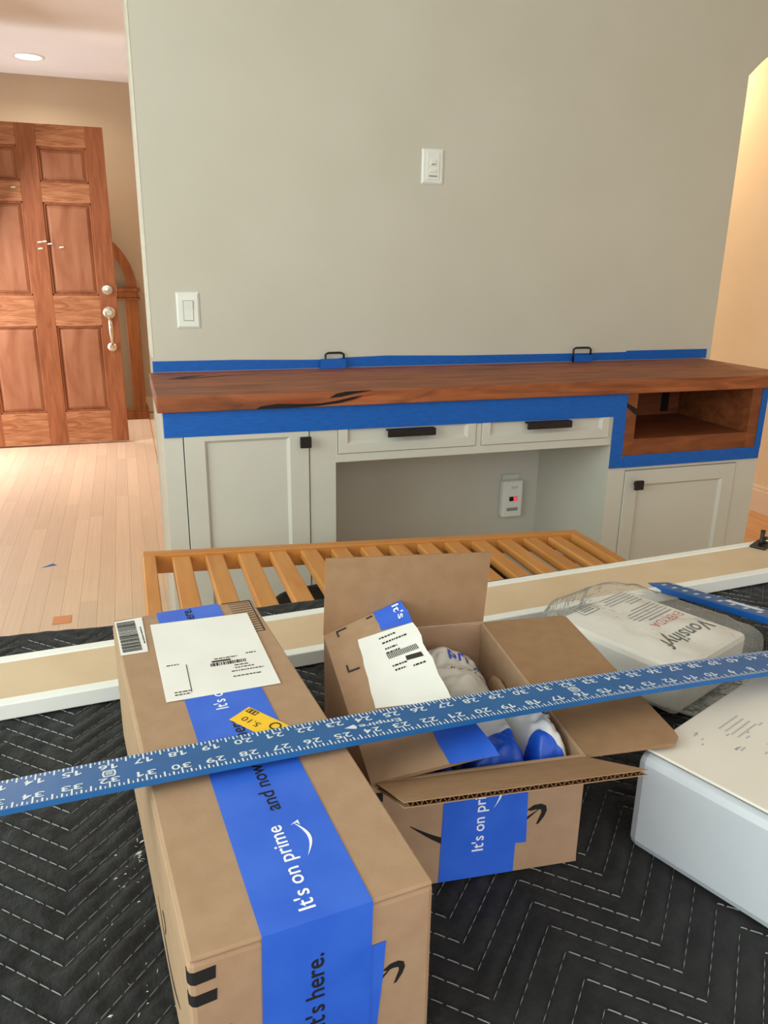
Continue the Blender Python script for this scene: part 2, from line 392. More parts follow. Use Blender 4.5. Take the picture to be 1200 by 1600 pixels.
# recessed ceiling lights
def downlight(x, y, power, col, label, rad=.085):
    t = thing('recessed_light', (x, y, CEIL-.012), label, 'ceiling light', 'recessed ceiling lights')
    rg = MB(); n = 28; k = 0
    prof = [(rad+.02, 0), (rad+.018, -.008), (rad, -.008), (rad-.004, -.002)]
    for r_, t_ in prof: rg.v += [(x+r_*math.cos(j*2*math.pi/n), y+r_*math.sin(j*2*math.pi/n), CEIL+t_) for j in range(n)]
    for i in range(3):
        for j in range(n): rg.f.append((i*n+j, i*n+(j+1) % n, (i+1)*n+(j+1) % n, (i+1)*n+j))
    rg.build('trim_ring', 'white_paint', t, smooth=True)
    MB().lathe((x, y, CEIL-.001), (0,0,-1), [(rad-.004, 0), (rad-.006, .003), (rad*.5, .004)], n).build('lens', 'lamp_glow', t)
    l = bpy.data.lights.new('lamp_light', 'AREA'); l.shape = 'DISK'; l.size = rad*1.6; l.energy = power; l.color = col; l.spread = R(150)
    lo = bpy.data.objects.new('lamp_light', l); COL.objects.link(lo); lo.location = (x, y, CEIL+H-.02)
downlight(-.475, 6.45, 5, (1,.9,.76), 'small recessed ceiling light glowing above the entry door')
downlight(2.86, 3.95, 13, (1,.80,.55), 'recessed ceiling light in the hallway beyond the arched opening')
downlight(2.7, 5.4, 10, (1,.80,.55), 'recessed ceiling light deep in the hallway behind the main wall')

# ------------------------------------------------------------------ built-in cabinets
CY = 2.222                                                       # cabinet face
CB = FLOOR+.10
def shaker(parent, x0, x1, z0, z1, fw, nm):
    d = thing(nm, ((x0+x1)/2, CY, z0), None, None); d.parent = parent; d.location -= WLOC[parent.name]
    return d
def shaker_mesh(x0, x1, z0, z1, fw):
    """frame-and-panel front, one mesh: proud frame, bevelled step, recessed field"""
    m = MB(); f = XZ(CY-.004)
    def ring(q0, c0, q1, c1):
        a = [f.p(*q, c0) for q in q0] + [f.p(*q, c1) for q in q1]
        m.add(a, [(k, (k+1) % 4, 4+(k+1) % 4, 4+k) for k in range(4)])
    R4 = lambda e: [(x0+e, z0+e), (x1-e, z0+e), (x1-e, z1-e), (x0+e, z1-e)]
    ring(R4(0), -.018, R4(0), -.001); ring(R4(0), -.001, R4(.0015), 0); ring(R4(.0015), 0, R4(fw), 0); ring(R4(fw), 0, R4(fw+.009), -.010)
    m.add([f.p(*q, -.010) for q in R4(fw+.009)], [(0,1,2,3)]); m.add([f.p(*q, -.018) for q in R4(0)], [(3,2,1,0)])
    return m
def sq_knob(parent, x, z):
    k = MB(); k.tube([(x, CY-.002, z), (x, CY-.022, z)], .006, 10); k.box((x-.0165, CY-.034, z-.0165), (x+.0165, CY-.022, z+.0165), .002)
    k.build('knob', 'black_metal', parent)
TOPZ = -.398
# left unit
cl = thing('base_cabinet', (.33, 2.47, FLOOR), 'pale greige base cabinet with a single shaker door at the left end of the counter', 'cabinet')
fm = MB()
fm.box((.078, CY, CB), (.131, CY+.02, TOPZ)); fm.box((.498, CY, CB), (.578, CY+.02, TOPZ)); fm.box((.131, CY, CB), (.498, CY+.02, CB+.03)); fm.box((.131, CY, -.425), (.498, CY+.02, TOPZ))
fm.build('face_frame', 'cab', cl)
B((.078, CY+.02, FLOOR), (.096, 2.719, TOPZ)).build('side_panel', 'cab', cl)
B((.56, CY+.02, FLOOR), (.578, 2.719, TOPZ)).build('side_panel', 'cab', cl)
B((.096, CY+.05, FLOOR), (.56, CY+.065, CB)).build('toe_kick', 'cab', cl)
B((.096, CY+.02, CB), (.56, 2.7, CB+.018)).build('bottom_panel', 'cab', cl)
dr = shaker_mesh(.134, .495, CB+.033, -.428, .057).build('door', 'cab', cl); sq_knob(dr, .480, -.4995)
# middle unit: two drawers over the knee space
cm = thing('drawer_unit', (1.06, 2.47, -.575), 'greige drawer unit with two shallow drawers over the open knee space', 'cabinet')
fm = MB(); fm.box((.578, CY, -.573), (1.548, CY+.02, -.548)); fm.box((.578, CY, -.425), (1.548, CY+.02, TOPZ)); fm.box((.578, CY, -.548), (.584, CY+.02, -.425)); fm.box((1.041, CY, -.548), (1.059, CY+.02, -.425)); fm.box((1.534, CY, -.548), (1.548, CY+.02, -.425))
fm.build('face_frame', 'cab', cm)
B((.578, CY+.02, -.573), (1.546, 2.699, -.56)).build('bottom_panel', 'cab', cm)
for a, b, h0, h1 in ((.586, 1.039, .735, .892), (1.061, 1.532, 1.21, 1.373)):
    d = shaker_mesh(a, b, -.546, -.428, .028).build('drawer', 'cab', cm)
    h_ = MB(); h_.box((h0, CY-.030, -.499), (h1, CY-.022, -.477), .003); h_.box((h0+.012, CY-.024, -.493), (h0+.022, CY-.002, -.483)); h_.box((h1-.022, CY-.024, -.493), (h1-.012, CY-.002, -.483)); h_.box((h0, CY-.030, -.481), (h1, CY-.004, -.476), .002)
    h_.build('cup_pull', 'black_metal', d)
# right unit: cubby above, door below
cr = thing('base_cabinet', (1.87, 2.47, FLOOR), 'greige base cabinet under the open wooden cubby at the right end', 'cabinet')
fm = MB(); fm.box((1.548, CY, CB), (1.616, CY+.02, TOPZ)); fm.box((2.092, CY, CB), (2.187, CY+.02, -.6)); fm.box((2.157, CY, -.6), (2.187, CY+.02, TOPZ)); fm.box((1.616, CY, CB), (2.092, CY+.02, CB+.03)); fm.box((1.616, CY, -.668), (2.092, CY+.02, -.6))
fm.build('face_frame', 'cab', cr)
B((1.548, CY+.02, FLOOR), (1.566, 2.719, TOPZ)).build('side_panel', 'cab', cr)
B((2.169, CY+.02, FLOOR), (2.187, 2.719, TOPZ)).build('side_panel', 'cab', cr)
B((1.566, CY+.05, FLOOR), (2.169, CY+.065, CB)).build('toe_kick', 'cab', cr)
B((1.566, CY+.02, CB), (2.169, 2.7, CB+.018)).build('bottom_panel', 'cab', cr)
dr = shaker_mesh(1.619, 2.089, CB+.033, -.671, .052).build('door', 'cab', cr); sq_knob(dr, 1.661, -.718)
# knee-space back
B((.578, 2.70, FLOOR), (1.548, 2.719, -.573)).build('wall_knee_panel', 'cab', kind='structure')
# wooden cubby
cb = thing('cubby', (1.875, 2.4, -.616), 'dark reddish wooden open cubby set under the right end of the counter', 'cubby')
f = XZ(CY-.004)
def cubp(q, nm): MB().prism(f, q, 0, -.012).build(nm, 'cubby_wood', cb)
cubp([(1.59, -.616), (1.634, -.616), (1.634, -.3985), (1.59, -.3985)], 'frame_stile'); cubp([(2.114, -.616), (2.157, -.616), (2.157, -.3985), (2.114, -.3985)], 'frame_stile')
cubp([(1.634, -.616), (2.114, -.616), (2.114, -.557), (1.634, -.557)], 'frame_rail')
B((1.634, CY+.008, -.572), (2.114, 2.62, -.557)).build('shelf_floor', 'cubby_wood', cb)
B((1.619, CY+.008, -.572), (1.634, 2.62, -.3985)).build('inner_side', 'cubby_wood', cb)
B((2.114, CY+.008, -.572), (2.129, 2.62, -.3985)).build('inner_side', 'cubby_wood', cb)
B((1.634, 2.605, -.557), (2.114, 2.62, -.3985)).build('inner_back', 'cubby_wood', cb)
B((2.03, 2.600, -.545), (2.062, 2.605, -.3985)).build('cable_slot', 'crack', cb, label='dark cable slot at the back of the cubby')
MB().prism(XZ(CY-.0045), [(1.592, -.43), (1.634, -.452), (1.634, -.475), (1.592, -.445)], 0, .0006).build('dark_knot', 'crack', cb, label='dark knot streak in the cubby frame')
# counter slab
ct = thing('countertop', (1.18, 2.46, -.397), 'thick reddish brown natural wood countertop slab along the wall', 'countertop')
B((.066, 2.2, -.397), (2.292, 2.719, -.352), .003).build('slab', 'counter_wood', ct)
f = XZ(2.2)
ck = MB()
ck.prism(f, [(.338,-.396),(.352,-.388),(.40,-.383),(.47,-.386),(.53,-.386),(.58,-.380),(.62,-.372),(.66,-.366),(.63,-.378),(.585,-.388),(.52,-.394),(.45,-.396)], 0, .0006)
ck.prism(f, [(.553,-.372),(.575,-.360),(.605,-.3545),(.655,-.3535),(.69,-.354),(.63,-.362),(.59,-.370)], 0, .0006)
ck.build('crack', 'crack', ct, label='black resin-like crack along the front edge')
st_ = MB(); st_.prism(f, [(.585,-.389),(.62,-.376),(.67,-.366),(.71,-.364),(.66,-.372),(.62,-.384)], 0, .0005); st_.prism(f, [(.38,-.380),(.44,-.374),(.52,-.380),(.56,-.375),(.50,-.383),(.43,-.381)], 0, .0005)
st_.build('red_streak', 'red_streak', ct)
kt = MB(); ft = Fr((0,0,-.352), (1,0,0), (0,1,0)); kt.prism(ft, [(.12,2.56),(.17,2.60),(.24,2.62),(.20,2.585),(.16,2.55)], 0, .0005); kt.prism(ft, [(.066,2.53),(.16,2.545),(.30,2.60),(.42,2.615),(.30,2.59),(.17,2.535)], 0, .0004)
kt.build('dark_vein', 'crack', ct)

# blue painter's tape
G = 'blue painter tape strips around the counter'
def tape(poly, Y, label, c=.0008, nm='painter_tape'):
    return MB().prism(XZ(Y), poly, 0, c).build(nm, 'painter_tape', label=label, cat='tape', group=G)
tape([(.079,-.351),(.74,-.351),(.74,-.322),(.60,-.321),(.35,-.3155),(.079,-.315)], 2.7195, 'blue painter tape strip on the wall above the left half of the counter')
tape([(.70,-.3505),(1.95,-.3505),(1.95,-.319),(1.70,-.320),(1.2,-.318),(.9,-.312),(.735,-.316),(.70,-.322)], 2.7186, 'long blue painter tape strip on the wall behind the middle of the counter')
tape([(1.92,-.3505),(2.314,-.3505),(2.314,-.3135),(1.92,-.314)], 2.7176, 'short blue painter tape strip on the wall at the right end of the counter')
tape([(.081,-.3975),(1.592,-.3975),(1.592,-.476),(1.545,-.4755),(.50,-.471),(.081,-.4705)], CY-.0045, 'wide blue painter tape strip below the counter front over the drawers')
tape([(1.545,-.476),(1.593,-.476),(1.593,-.62),(1.62,-.62),(1.62,-.656),(1.545,-.656)], CY-.0052, 'blue painter tape strip down the left side of the wooden cubby')
tape([(1.60,-.614),(2.182,-.614),(2.182,-.657),(1.60,-.6565)], CY-.0060, 'blue painter tape strip along the bottom of the wooden cubby')
tape([(2.1575,-.398),(2.184,-.398),(2.184,-.62),(2.1575,-.62)], CY-.0052, 'narrow blue painter tape strip down the right side of the wooden cubby')

# the two black wire pulls standing at the wall
for x0, x1, lb in ((.668, .735, 'black wire pull standing in folded blue tape behind the left half of the counter'), (1.668, 1.745, 'black wire pull propped at the wall behind the right half of the counter')):
    p = thing('wire_pull', ((x0+x1)/2, 2.705, -.352), lb, 'cabinet pull', 'black wire pulls')
    MB().tube([(x0, 2.703, -.352), (x0, 2.703, -.302), (x0+.006, 2.703, -.299), (x0+.012, 2.703, -.297), (x1-.014, 2.703, -.297), (x1-.007, 2.703, -.299), (x1, 2.703, -.303), (x1, 2.703, -.352)], .0038, 8).build('bar', 'black_metal', p, smooth=True)
MB().prism(XZ(2.694), [(.645,-.351),(.74,-.351),(.74,-.328),(.735,-.3165),(.648,-.3165)], 0, .003).build('painter_tape', 'painter_tape', label='small folded piece of blue tape over the left wire pull', cat='tape', group=G)
MB().prism(XZ(2.694), [(1.668,-.351),(1.748,-.351),(1.748,-.325),(1.668,-.325)], 0, .003).build('painter_tape', 'painter_tape', label='small folded piece of blue tape over the right wire pull', cat='tape', group=G)

# switches and the alarm
def plate(x0, x1, z0, z1, label, nm):
    t = thing(nm, ((x0+x1)/2, WY, z0), label, 'switch' if nm == 'light_switch' else 'wall control')
    m = MB(); f = XZ(WY); e = .006
    q0 = [(x0,z0),(x1,z0),(x1,z1),(x0,z1)]; q1 = [(x0+e,z0+e),(x1-e,z0+e),(x1-e,z1-e),(x0+e,z1-e)]
    m.add([f.p(*q, 0) for q in q0]+[f.p(*q, .003) for q in q0]+[f.p(*q, .007) for q in q1], [(8,9,10,11)]+[(k, (k+1) % 4, 4+(k+1) % 4, 4+k) for k in range(4)]+[(4+k, 4+(k+1) % 4, 8+(k+1) % 4, 8+k) for k in range(4)])
    m.build('face_plate', 'plastic_white', t); return t
t = plate(.168, .2425, -.2075, -.0925, 'white rocker light switch on the wall above the left end of the counter', 'light_switch')
MB().box((.189, WY-.008, -.184), (.222, WY-.0066, -.118)).build('gap', 'plastic_gap', t)
f = XZ(WY); rk = MB(); rk.add([f.p(.1905,-.182,.008), f.p(.2205,-.182,.008), f.p(.2205,-.150,.0095), f.p(.1905,-.150,.0095), f.p(.2205,-.1195,.0135), f.p(.1905,-.1195,.0135), f.p(.2205,-.1195,.006), f.p(.1905,-.1195,.006)], [(0,1,2,3),(3,2,4,5),(5,4,6,7)])
rk.build('rocker', 'plastic_white', t)
t = plate(1.017, 1.097, .272, .384, 'white push-button wall control high on the wall above the counter', 'wall_control')
B((1.033, WY-.010, .285), (1.081, WY-.006, .372), .002).build('insert', 'plastic_white', t)
B((1.046, WY-.013, .330), (1.068, WY-.009, .349), .004).build('button', 'plastic_white', t)
B((1.049, WY-.0138, .333), (1.064, WY-.0128, .3365)).build('indicator', 'plastic_gap', t)
B((1.044, WY-.013, .309), (1.070, WY-.009, .320), .003).build('button', 'plastic_white', t)
B((1.042, WY-.0115, .295), (1.072, WY-.0095, .299)).build('indicator', 'plastic_gap', t)
t = thing('gas_alarm', (1.425, 2.68, -.965), 'white plug-in alarm with a red digital readout inside the knee space', 'alarm')
B((1.388, 2.692, -.83), (1.462, 2.70, -.79), .003).build('outlet_plate', 'clear_plastic', t)
m_ = MB(); m_.box((1.379, 2.665, -.962), (1.469, 2.70, -.81), .008); m_.build('body', 'plastic_white', t)
B((1.409, 2.6635, -.893), (1.443, 2.666, -.875)).build('display', 'display_black', t)
dg_ = MB(); dg_.box((1.428, 2.6625, -.884), (1.440, 2.664, -.877)); dg_.box((1.4285, 2.6625, -.891), (1.4405, 2.664, -.886)); dg_.build('digits', 'led_red', t)
B((1.400, 2.6635, -.934), (1.448, 2.666, -.921)).build('speaker_slot', 'plastic_gap', t)
B((1.415, 2.6635, -.842), (1.445, 2.666, -.832), .001).build('test_button', 'clear_plastic', t)

# ------------------------------------------------------------------ slatted bench between the table and the cabinets
FY = 1.80
def benchz(x): return -.649 - .055*(x+.004)/1.171 
bn = thing('slatted_bench', (.58, 1.4, FLOOR), 'honey-coloured wooden slatted bench frame behind the work table', 'bench')
ang = math.atan2(-.055, 1.171); ux = Vector((math.cos(ang), 0, math.sin(ang)))
bf = Fr((-.004, FY, -.649), ux, (0,1,0))                    # a along the rail, b towards the wall, c up
LB = 1.172
bd = .62                                                    # depth front to back
B((0, -.030, -.048), (LB, 0, 0), .003, bf).build('long_rail', 'rail_wood', bn)
B((0, -bd, -.048), (LB, -bd+.030, 0), .003, bf).build('long_rail', 'rail_wood', bn)
B((0, -bd+.030, -.048), (.030, -.030, 0), .003, bf).build('end_rail', 'slat_wood', bn)
B((LB-.032, -bd+.030, -.048), (LB, -.030, 0), .003, bf).build('end_rail', 'slat_wood', bn)
NS = 14
pitch = (LB-.060)/ (NS+.45)
sl = None
for i in range(NS):
    a = .030 + pitch*(i+.47+.02*0)
    s = B((a, -bd+.030, -.028), (a+.042, -.030, -.006), .003, bf)
    s.build('slat', 'slat_wood', bn)
for a, b in ((.004, -.034), (LB-.036, -.034), (.004, -bd+.002), (LB-.036, -bd+.002)):
    q = bf.p(a, b, -.03)
    B((q.x, q.y, FLOOR), (q.x+.028, q.y+.028, q.z), .003).build('leg', 'rail_wood', bn)
# bundled dark blanket under it
rng = np.random.default_rng(3)
def lump(cx, cy, z0, ax, ay, az, p, amp, fq, seed, fr=None, n=(56, 40)):
    m = MB(); nu, nv = n
    for i in range(nv+1):
        ph = -math.pi/2 + math.pi*i/nv
        for j in range(nu):
            th = 2*math.pi*j/nu
            sg = lambda v: math.copysign(abs(v)**p, v)
            x, y, z = ax*sg(math.cos(ph))*sg(math.cos(th)), ay*sg(math.cos(ph))*sg(math.sin(th)), az*sg(math.sin(ph))
            d = mnoise.noise(Vector((x*fq+seed, y*fq, z*fq)))*amp + mnoise.noise(Vector((x*fq*2.3, y*fq*2.3+seed, z*fq*2.3)))*amp*.45
            l = math.sqrt(x*x+y*y+z*z)+1e-9
            x, y, z = x+x/l*d, y+y/l*d, z+z/l*d
            z = max(z, -az)
            if fr: m.v.append(tuple(fr.p(cx+x, cy+y, z0+az+z)))
            else: m.v.append((cx+x, cy+y, z0+az+z))
    for i in range(nv):
        for j in range(nu): m.f.append((i*nu+j, i*nu+(j+1) % nu, (i+1)*nu+(j+1) % nu, (i+1)*nu+j))
    return m
lump(.61, 1.48, FLOOR, .33, .30, .252, .22, .03, 5, 3.3).build('bundled_blanket', 'quilt', label='black moving blanket bundled on the floor under the slatted bench', cat='blanket', smooth=True)

# ------------------------------------------------------------------ work table and quilted blanket
tb = thing('work_table', (.3, .62, FLOOR), 'work table hidden under the black quilted moving blanket', 'table')
TX0, TX1, TY0, TY1 = -.74, 1.36, .13, 1.105
B((TX0, TY0, T-.045), (TX1, TY1, T-.008), .004).build('tabletop', 'table_wood', tb)
for a in (TX0+.03, TX1-.09):
    for b in (TY0+.03, TY1-.09): B((a, b, FLOOR), (a+.06, b+.06, T-.045), .004).build('leg', 'table_wood', tb)
EPS, HP, SP = R(1.5), .0745, .0263
ce, se = math.cos(EPS), math.sin(EPS)
def quv(x, y): return (x-.367)*ce + (y-.39)*se, -(x-.367)*se + (y-.39)*ce
def zig(u):
    t = np.mod(u/HP, 2.0); return np.where(t < 1, t, 2-t)*(.073)
def qh(x, y):
    u, v = quv(x, y)
    k = np.mod(v - zig(u) + SP/2, SP) - SP/2
    d = np.abs(k)*.714
    puff = (1-np.exp(-(d/.0058)**2))*.0021
    wr = .0009*np.sin(x*61+3*np.sin(y*17))*np.sin(y*23+2*np.sin(x*13)) + .0006*np.sin(x*190+4*np.sin(y*41))
    return puff - .0046 + wr*1.5*np.clip(d/.004, 0, 1)
dx = .0033
DR = .16
xs = np.arange(TX0-DR, TX1+DR+dx, dx); ys = np.arange(TY0-DR, 1.122+DR+dx, dx)
gx, gy = np.meshgrid(xs, ys)
edge = 1.120 + .0025*np.sin(gx*9) + np.clip(-(gx+.05)*.05, 0, .02) + .0015*np.sin(gx*31)
def over(d, r=.010):                                     # distance past an edge -> (outward, drop)
    d = np.maximum(d, 0); a = np.minimum(d/r, math.pi/2)
    return r*np.sin(a), r*(1-np.cos(a)) + np.maximum(d-r*math.pi/2, 0)
oy, dy_ = over(gy-(edge-.010)); ony, dny = over((TY0-.006)-gy); ox, dxr = over(gx-(TX1+.006)); onx, dxl = over((TX0-.006)-gx)
X_ = np.clip(gx, TX0-.006, TX1+.006) + ox - onx
Y_ = np.minimum(np.maximum(gy, TY0-.006), edge-.010) + oy - ony
Z_ = T + qh(gx, gy)*np.clip((edge-gy)/.035, .25, 1) - dy_ - dny - dxr - dxl
ny, nx = gx.shape
idx = np.arange(nx*ny).reshape(ny, nx)
q = np.stack([idx[:-1,:-1], idx[:-1,1:], idx[1:,1:], idx[1:,:-1]], -1).reshape(-1, 4)
org = np.array([.3, .62, T])
me = bpy.data.meshes.new('moving_blanket'); me.from_pydata((np.stack([X_, Y_, Z_], -1).reshape(-1, 3)-org).tolist(), [], q.tolist())
me.materials.append(MATS['quilt']); me.polygons.foreach_set('use_smooth', [True]*len(me.polygons)); me.update()
qo = bpy.data.objects.new('moving_blanket', me); COL.objects.link(qo); qo.location = Vector(org)+Vector((0,0,H)); WLOC[qo.name] = qo.location.copy()
tag(qo, 'black quilted moving blanket with white zigzag stitching spread over the table', 'blanket')
st = MB()
random.seed(2)
for k in range(-8, 45):
    step = .0085
    for i in range(int((1.9)/step)):
        u = -1.0 + i*step + 0.0
        # stitches follow the zigzag, broken at its corners
        for uu0 in (u,):
            uu1 = uu0+.0076
            if math.floor(uu0/HP) != math.floor(uu1/HP):
                hpk = HP*math.floor(uu1/HP)
                uu0, uu1 = (uu0, hpk) if hpk-uu0 > uu1-hpk else (hpk, uu1)
            pts = []
            for uu in (uu0, uu1):
                v = k*SP + float(zig(np.array(uu)))
                pts.append((.367 + uu*ce - v*se, .39 + uu*se + v*ce))
            xm = (pts[0][0]+pts[1][0])/2; ym = (pts[0][1]+pts[1][1])/2
            if not (-.45 < xm < 1.05 and .26 < ym < 1.105): continue
            dxx, dyy = pts[1][0]-pts[0][0], pts[1][1]-pts[0][1]; l = math.hypot(dxx, dyy); nx_, ny_ = -dyy/l*.00045, dxx/l*.00045
            z = T + float(qh(np.array(xm), np.array(ym))) + .0007
            st.add([(pts[0][0], pts[0][1], z-.0006), (xm+nx_, ym+ny_, z+.0002), (pts[1][0], pts[1][1], z-.0006), (xm-nx_, ym-ny_, z+.0002), (pts[0][0]*.8+xm*.2, pts[0][1]*.8+ym*.2, z+.0009), (pts[1][0]*.8+xm*.2, pts[1][1]*.8+ym*.2, z+.0009)],
                   [(0,3,4),(3,2,5),(3,5,4),(0,4,1),(1,4,5),(1,5,2)])
st.build('stitching', 'thread', qo, label='white zigzag stitching', kind='stuff')
ln = MB(); random.seed(5)
for i in range(46):
    x_, y_ = random.gauss(-.032, .014), random.uniform(.42, .64)
    if i < 12: x_, y_ = random.gauss(-.026,.0025), random.gauss(.612,.009)
    if x_ > -.016: x_ = -.024
    a_ = random.random()*3; s_ = random.uniform(.0004, .0011)*(2 if i < 12 else 1)
    z_ = T + float(qh(np.array(x_), np.array(y_)))
    ln.add([(x_+s_*2*math.cos(a_), y_+s_*2*math.sin(a_), z_+.0003), (x_-s_*.4*math.sin(a_), y_+s_*.4*math.cos(a_), z_+.0012), (x_-s_*2*math.cos(a_), y_-s_*2*math.sin(a_), z_+.0003), (x_+s_*.4*math.sin(a_), y_-s_*.4*math.cos(a_), z_+.0003)], [(0,1,2),(0,2,3)])
ln.build('lint', 'lint', qo, label='white lint flecks', kind='stuff')

# painted MDF board lying across the table
bo = thing('shelf_board', (.45, 1.0, T), 'long tan board with white painted edges lying across the table', 'board')
bang = math.atan2(1.104-1.01, 1.144+.189)
bfr = Fr((-.189, 1.01, T), (math.cos(bang), math.sin(bang), 0), (-math.sin(bang), math.cos(bang), 0))
bw = .1285
B((-.42, -bw+.0165, .0), (1.62, -.0165, .0185), 0, bfr).build('panel', 'mdf', bo)
B((-.42, -bw, 0), (1.62, -bw+.0165, .020), .0012, bfr).build('edge_strip', 'white_paint', bo)
B((-.42, -.0165, 0), (1.62, 0, .020), .0012, bfr).build('edge_strip', 'white_paint', bo)
hk = thing('metal_hook', (1.098, 1.078, T+.02), 'small black metal hook with a square base on the far end of the board', 'hook')
hf = Fr((1.098, 1.075, T+.0185), (math.cos(.5), math.sin(.5), 0), (-math.sin(.5), math.cos(.5), 0))
B((-.016, -.014, 0), (.03, .014, .005), .002, hf).build('base_plate', 'black_metal', hk)
MB().tube([hf.p(0,0,.004), hf.p(.001,0,.012), hf.p(.004,0,.02), hf.p(.005,0,.032)], [.004,.0032,.0036,.0045], 10).build('post', 'black_metal', hk, smooth=True)
MB().tube([hf.p(.012,0,.005), hf.p(.02,0,.012), hf.p(.03,0,.010)], [.003,.0035,.004], 8).build('cam', 'black_metal', hk, smooth=True)

# ------------------------------------------------------------------ sealed shipping box
def smile(m, fr, a0, a1, b0, sag, c, w=.006):
    """crescent from (a0,b0) sagging to the right end"""
    n = 18; up, dn = [], []
    for i in range(n+1):
        t = i/n; a = a0+(a1-a0)*t; base = b0 - sag*math.sin(math.pi*(t*.92+.04)); th = w*math.sin(math.pi*min(1, t*.95+.03))
        up.append((a, base+th*.35)); dn.append((a, base-th*.65))
    for i in range(n): m.prism(fr, [up[i], up[i+1], dn[i+1], dn[i]], c, c+.0002)
def arrow(m, fr, a, b, s, c):
    P = [(-.9,.55),(-.3,.95),(.35,1.0),(.8,.75),(.9,.25),(.7,-.3),(.25,-.95),(.02,-1.0),(.2,-.5),(.42,.1),(.38,.42),(-.05,.5),(-.5,.42)]
    m.prism(fr, [(a+x*s, b+y*s) for x, y in P], c, c+.0002)
a5 = R(5.3); ub = Vector((math.cos(a5), math.sin(a5), 0)); vb = Vector((-math.sin(a5), math.cos(a5), 0))
ZB = -.368; BW, BL = .1535, .463
OB = Vector((.0593, .5866, 0)) - ub*BW/2 - vb*BL/2
bx = thing('shipping_box', (.0593, .5866, T), 'long brown sealed cardboard box with blue printed tape down the middle', 'box')
f0 = Fr(OB, ub, vb)
B((0, 0, T), (BW, BL, ZB-.0035), .0035, f0).build('body', 'cardboard', bx)
B((.0012, -.0004, ZB-.0036), (BW/2-.0004, BL, ZB), .0014, f0).build('flap', 'cardboard', bx)
B((BW/2+.0004, -.0004, ZB-.0036), (BW-.0012, BL, ZB), .0014, f0).build('flap', 'cardboard', bx)
ftop = Fr(OB+Vector((0,0,ZB)), ub, vb)
ffr = Fr(OB+Vector((0,0,ZB)), ub, (0,0,1))        # front, normal towards the camera
t0, t1 = .0422, .1112
tp = MB(); tp.prism(ftop, [(t0,-.0012),(t1,-.0012),(t1+.003,BL+.001),(t0+.004,BL+.001)], .0002, .0006)
tp.prism(ffr, [(t0,.0004),(t1,.0004),(t1-.002,-.12),(t0-.003,-.12)], .0008, .0014)
tp.build('packing_tape', 'prime_tape', bx)
MB().prism(ffr, [(t1-.03,-.036),(.1205,-.0345),(.119,-.06),(.113,-.125),(t1-.03,-.125)], .0002, .0007).build('packing_tape', 'prime_tape', bx)
up90 = R(90)
pw_ = MB(); pb_ = MB()
for (s, v0, Ln, m_) in (("It's on prime", .008, .077, pw_), ("and now", .101, .056, pb_), ("it's here.", .172, .058, pb_), ("It's on prime", .245, .077, pw_), ("it's here.", .403, .058, pb_)):
    MB().text(ftop, s, .0815 if m_ is pw_ else .0835, v0, up90, length=Ln, c=.0008).build('lettering', 'print_white' if m_ is pw_ else 'print_black', bx)
MB().text(ffr, "it's here.", .0795, -.0835, up90, length=.058, c=.0017).build('lettering', 'print_black', bx)
# little smile under the word prime
for i in range(12):
    def arcq(t, w_):
        return (.0865 + .0062*math.sin(math.pi*t) + w_*math.sin(math.pi*t)*.0016, .050 + .034*t)
    pw_.prism(ftop, [arcq(i/12,-.5), arcq((i+1)/12,-.5), arcq((i+1)/12,.9), arcq(i/12,.9)], .0007, .0009)
pw_.prism(ftop, [(.0845,.0822),(.0905,.0855),(.0905,.0800),(.0890,.0833)], .0007, .0009)
pw_.build('smile_arrow', 'print_white', bx)
MB().prism(ftop, [(.0362,.435),(.1386,.4268),(.1310,.2677),(.0292,.2732)], .0008, .0012).build('address_label', 'label_white', bx)
lp = MB(); la = math.atan2(-.008, .102); lf_ = Fr(ftop.p(.0292,.2732,.0012), (math.cos(la),math.sin(la)*.3,0), (0,1,0)); lf_ = Fr(ftop.p(.0292,.2732,.0013), ub*math.cos(la*.6)+vb*math.sin(la*.6), vb*math.cos(la*.6)-ub*math.sin(la*.6)-ub*(-.04))
random.seed(11)
def txtline(m, fr, a, b, L, h=.0016, c=.0001):
    x_ = a
    while x_ < a+L:
        w_ = random.uniform(.0012, .0042); m.prism(fr, [(x_,b),(min(x_+w_, a+L),b),(min(x_+w_, a+L),b+h),(x_,b+h)], c, c+.0001); x_ += w_+.0009
for (a, b, L) in ((.008,.012,.014),(.008,.0075,.014),(.004,.064,.012),(.049,.063,.022),(.062,.034,.030),(.062,.024,.026),(.066,.045,.014),(.066,.040,.018),(.080,.066,.010)): txtline(lp, lf_, a, b, L)
lp.prism(lf_, [(.0225,.010),(.0232,.010),(.0225,.062),(.0218,.062)], .0001, .0002)
def barcode(m, fr, a, b, w_, h, c=.0001, n=34, horiz=False):
    x_ = 0
    while x_ < (h if horiz else w_):
        k = random.choice([.0006,.0009,.0014,.002])
        if horiz: m.prism(fr, [(a,b+x_),(a+w_,b+x_),(a+w_,b+min(x_+k,h)),(a,b+min(x_+k,h))], c, c+.0001)
        else: m.prism(fr, [(a+x_,b),(a+min(x_+k,w_),b),(a+min(x_+k,w_),b+h),(a+x_,b+h)], c, c+.0001)
        x_ += k+random.choice([.0006,.0009,.0012])
barcode(lp, lf_, .044, .050, .034, .006)
lp.prism(lf_, [(.046,.0575),(.064,.0575),(.064,.0605),(.046,.0605)], .0001, .0002)
lp.build('label_print', 'print_dark', bx)
MB().prism(ftop, [(.0022,.4571),(.0305,.4591),(.0268,.3761),(.0012,.3771)], .0004, .0007).build('barcode_label', 'label_white', bx)
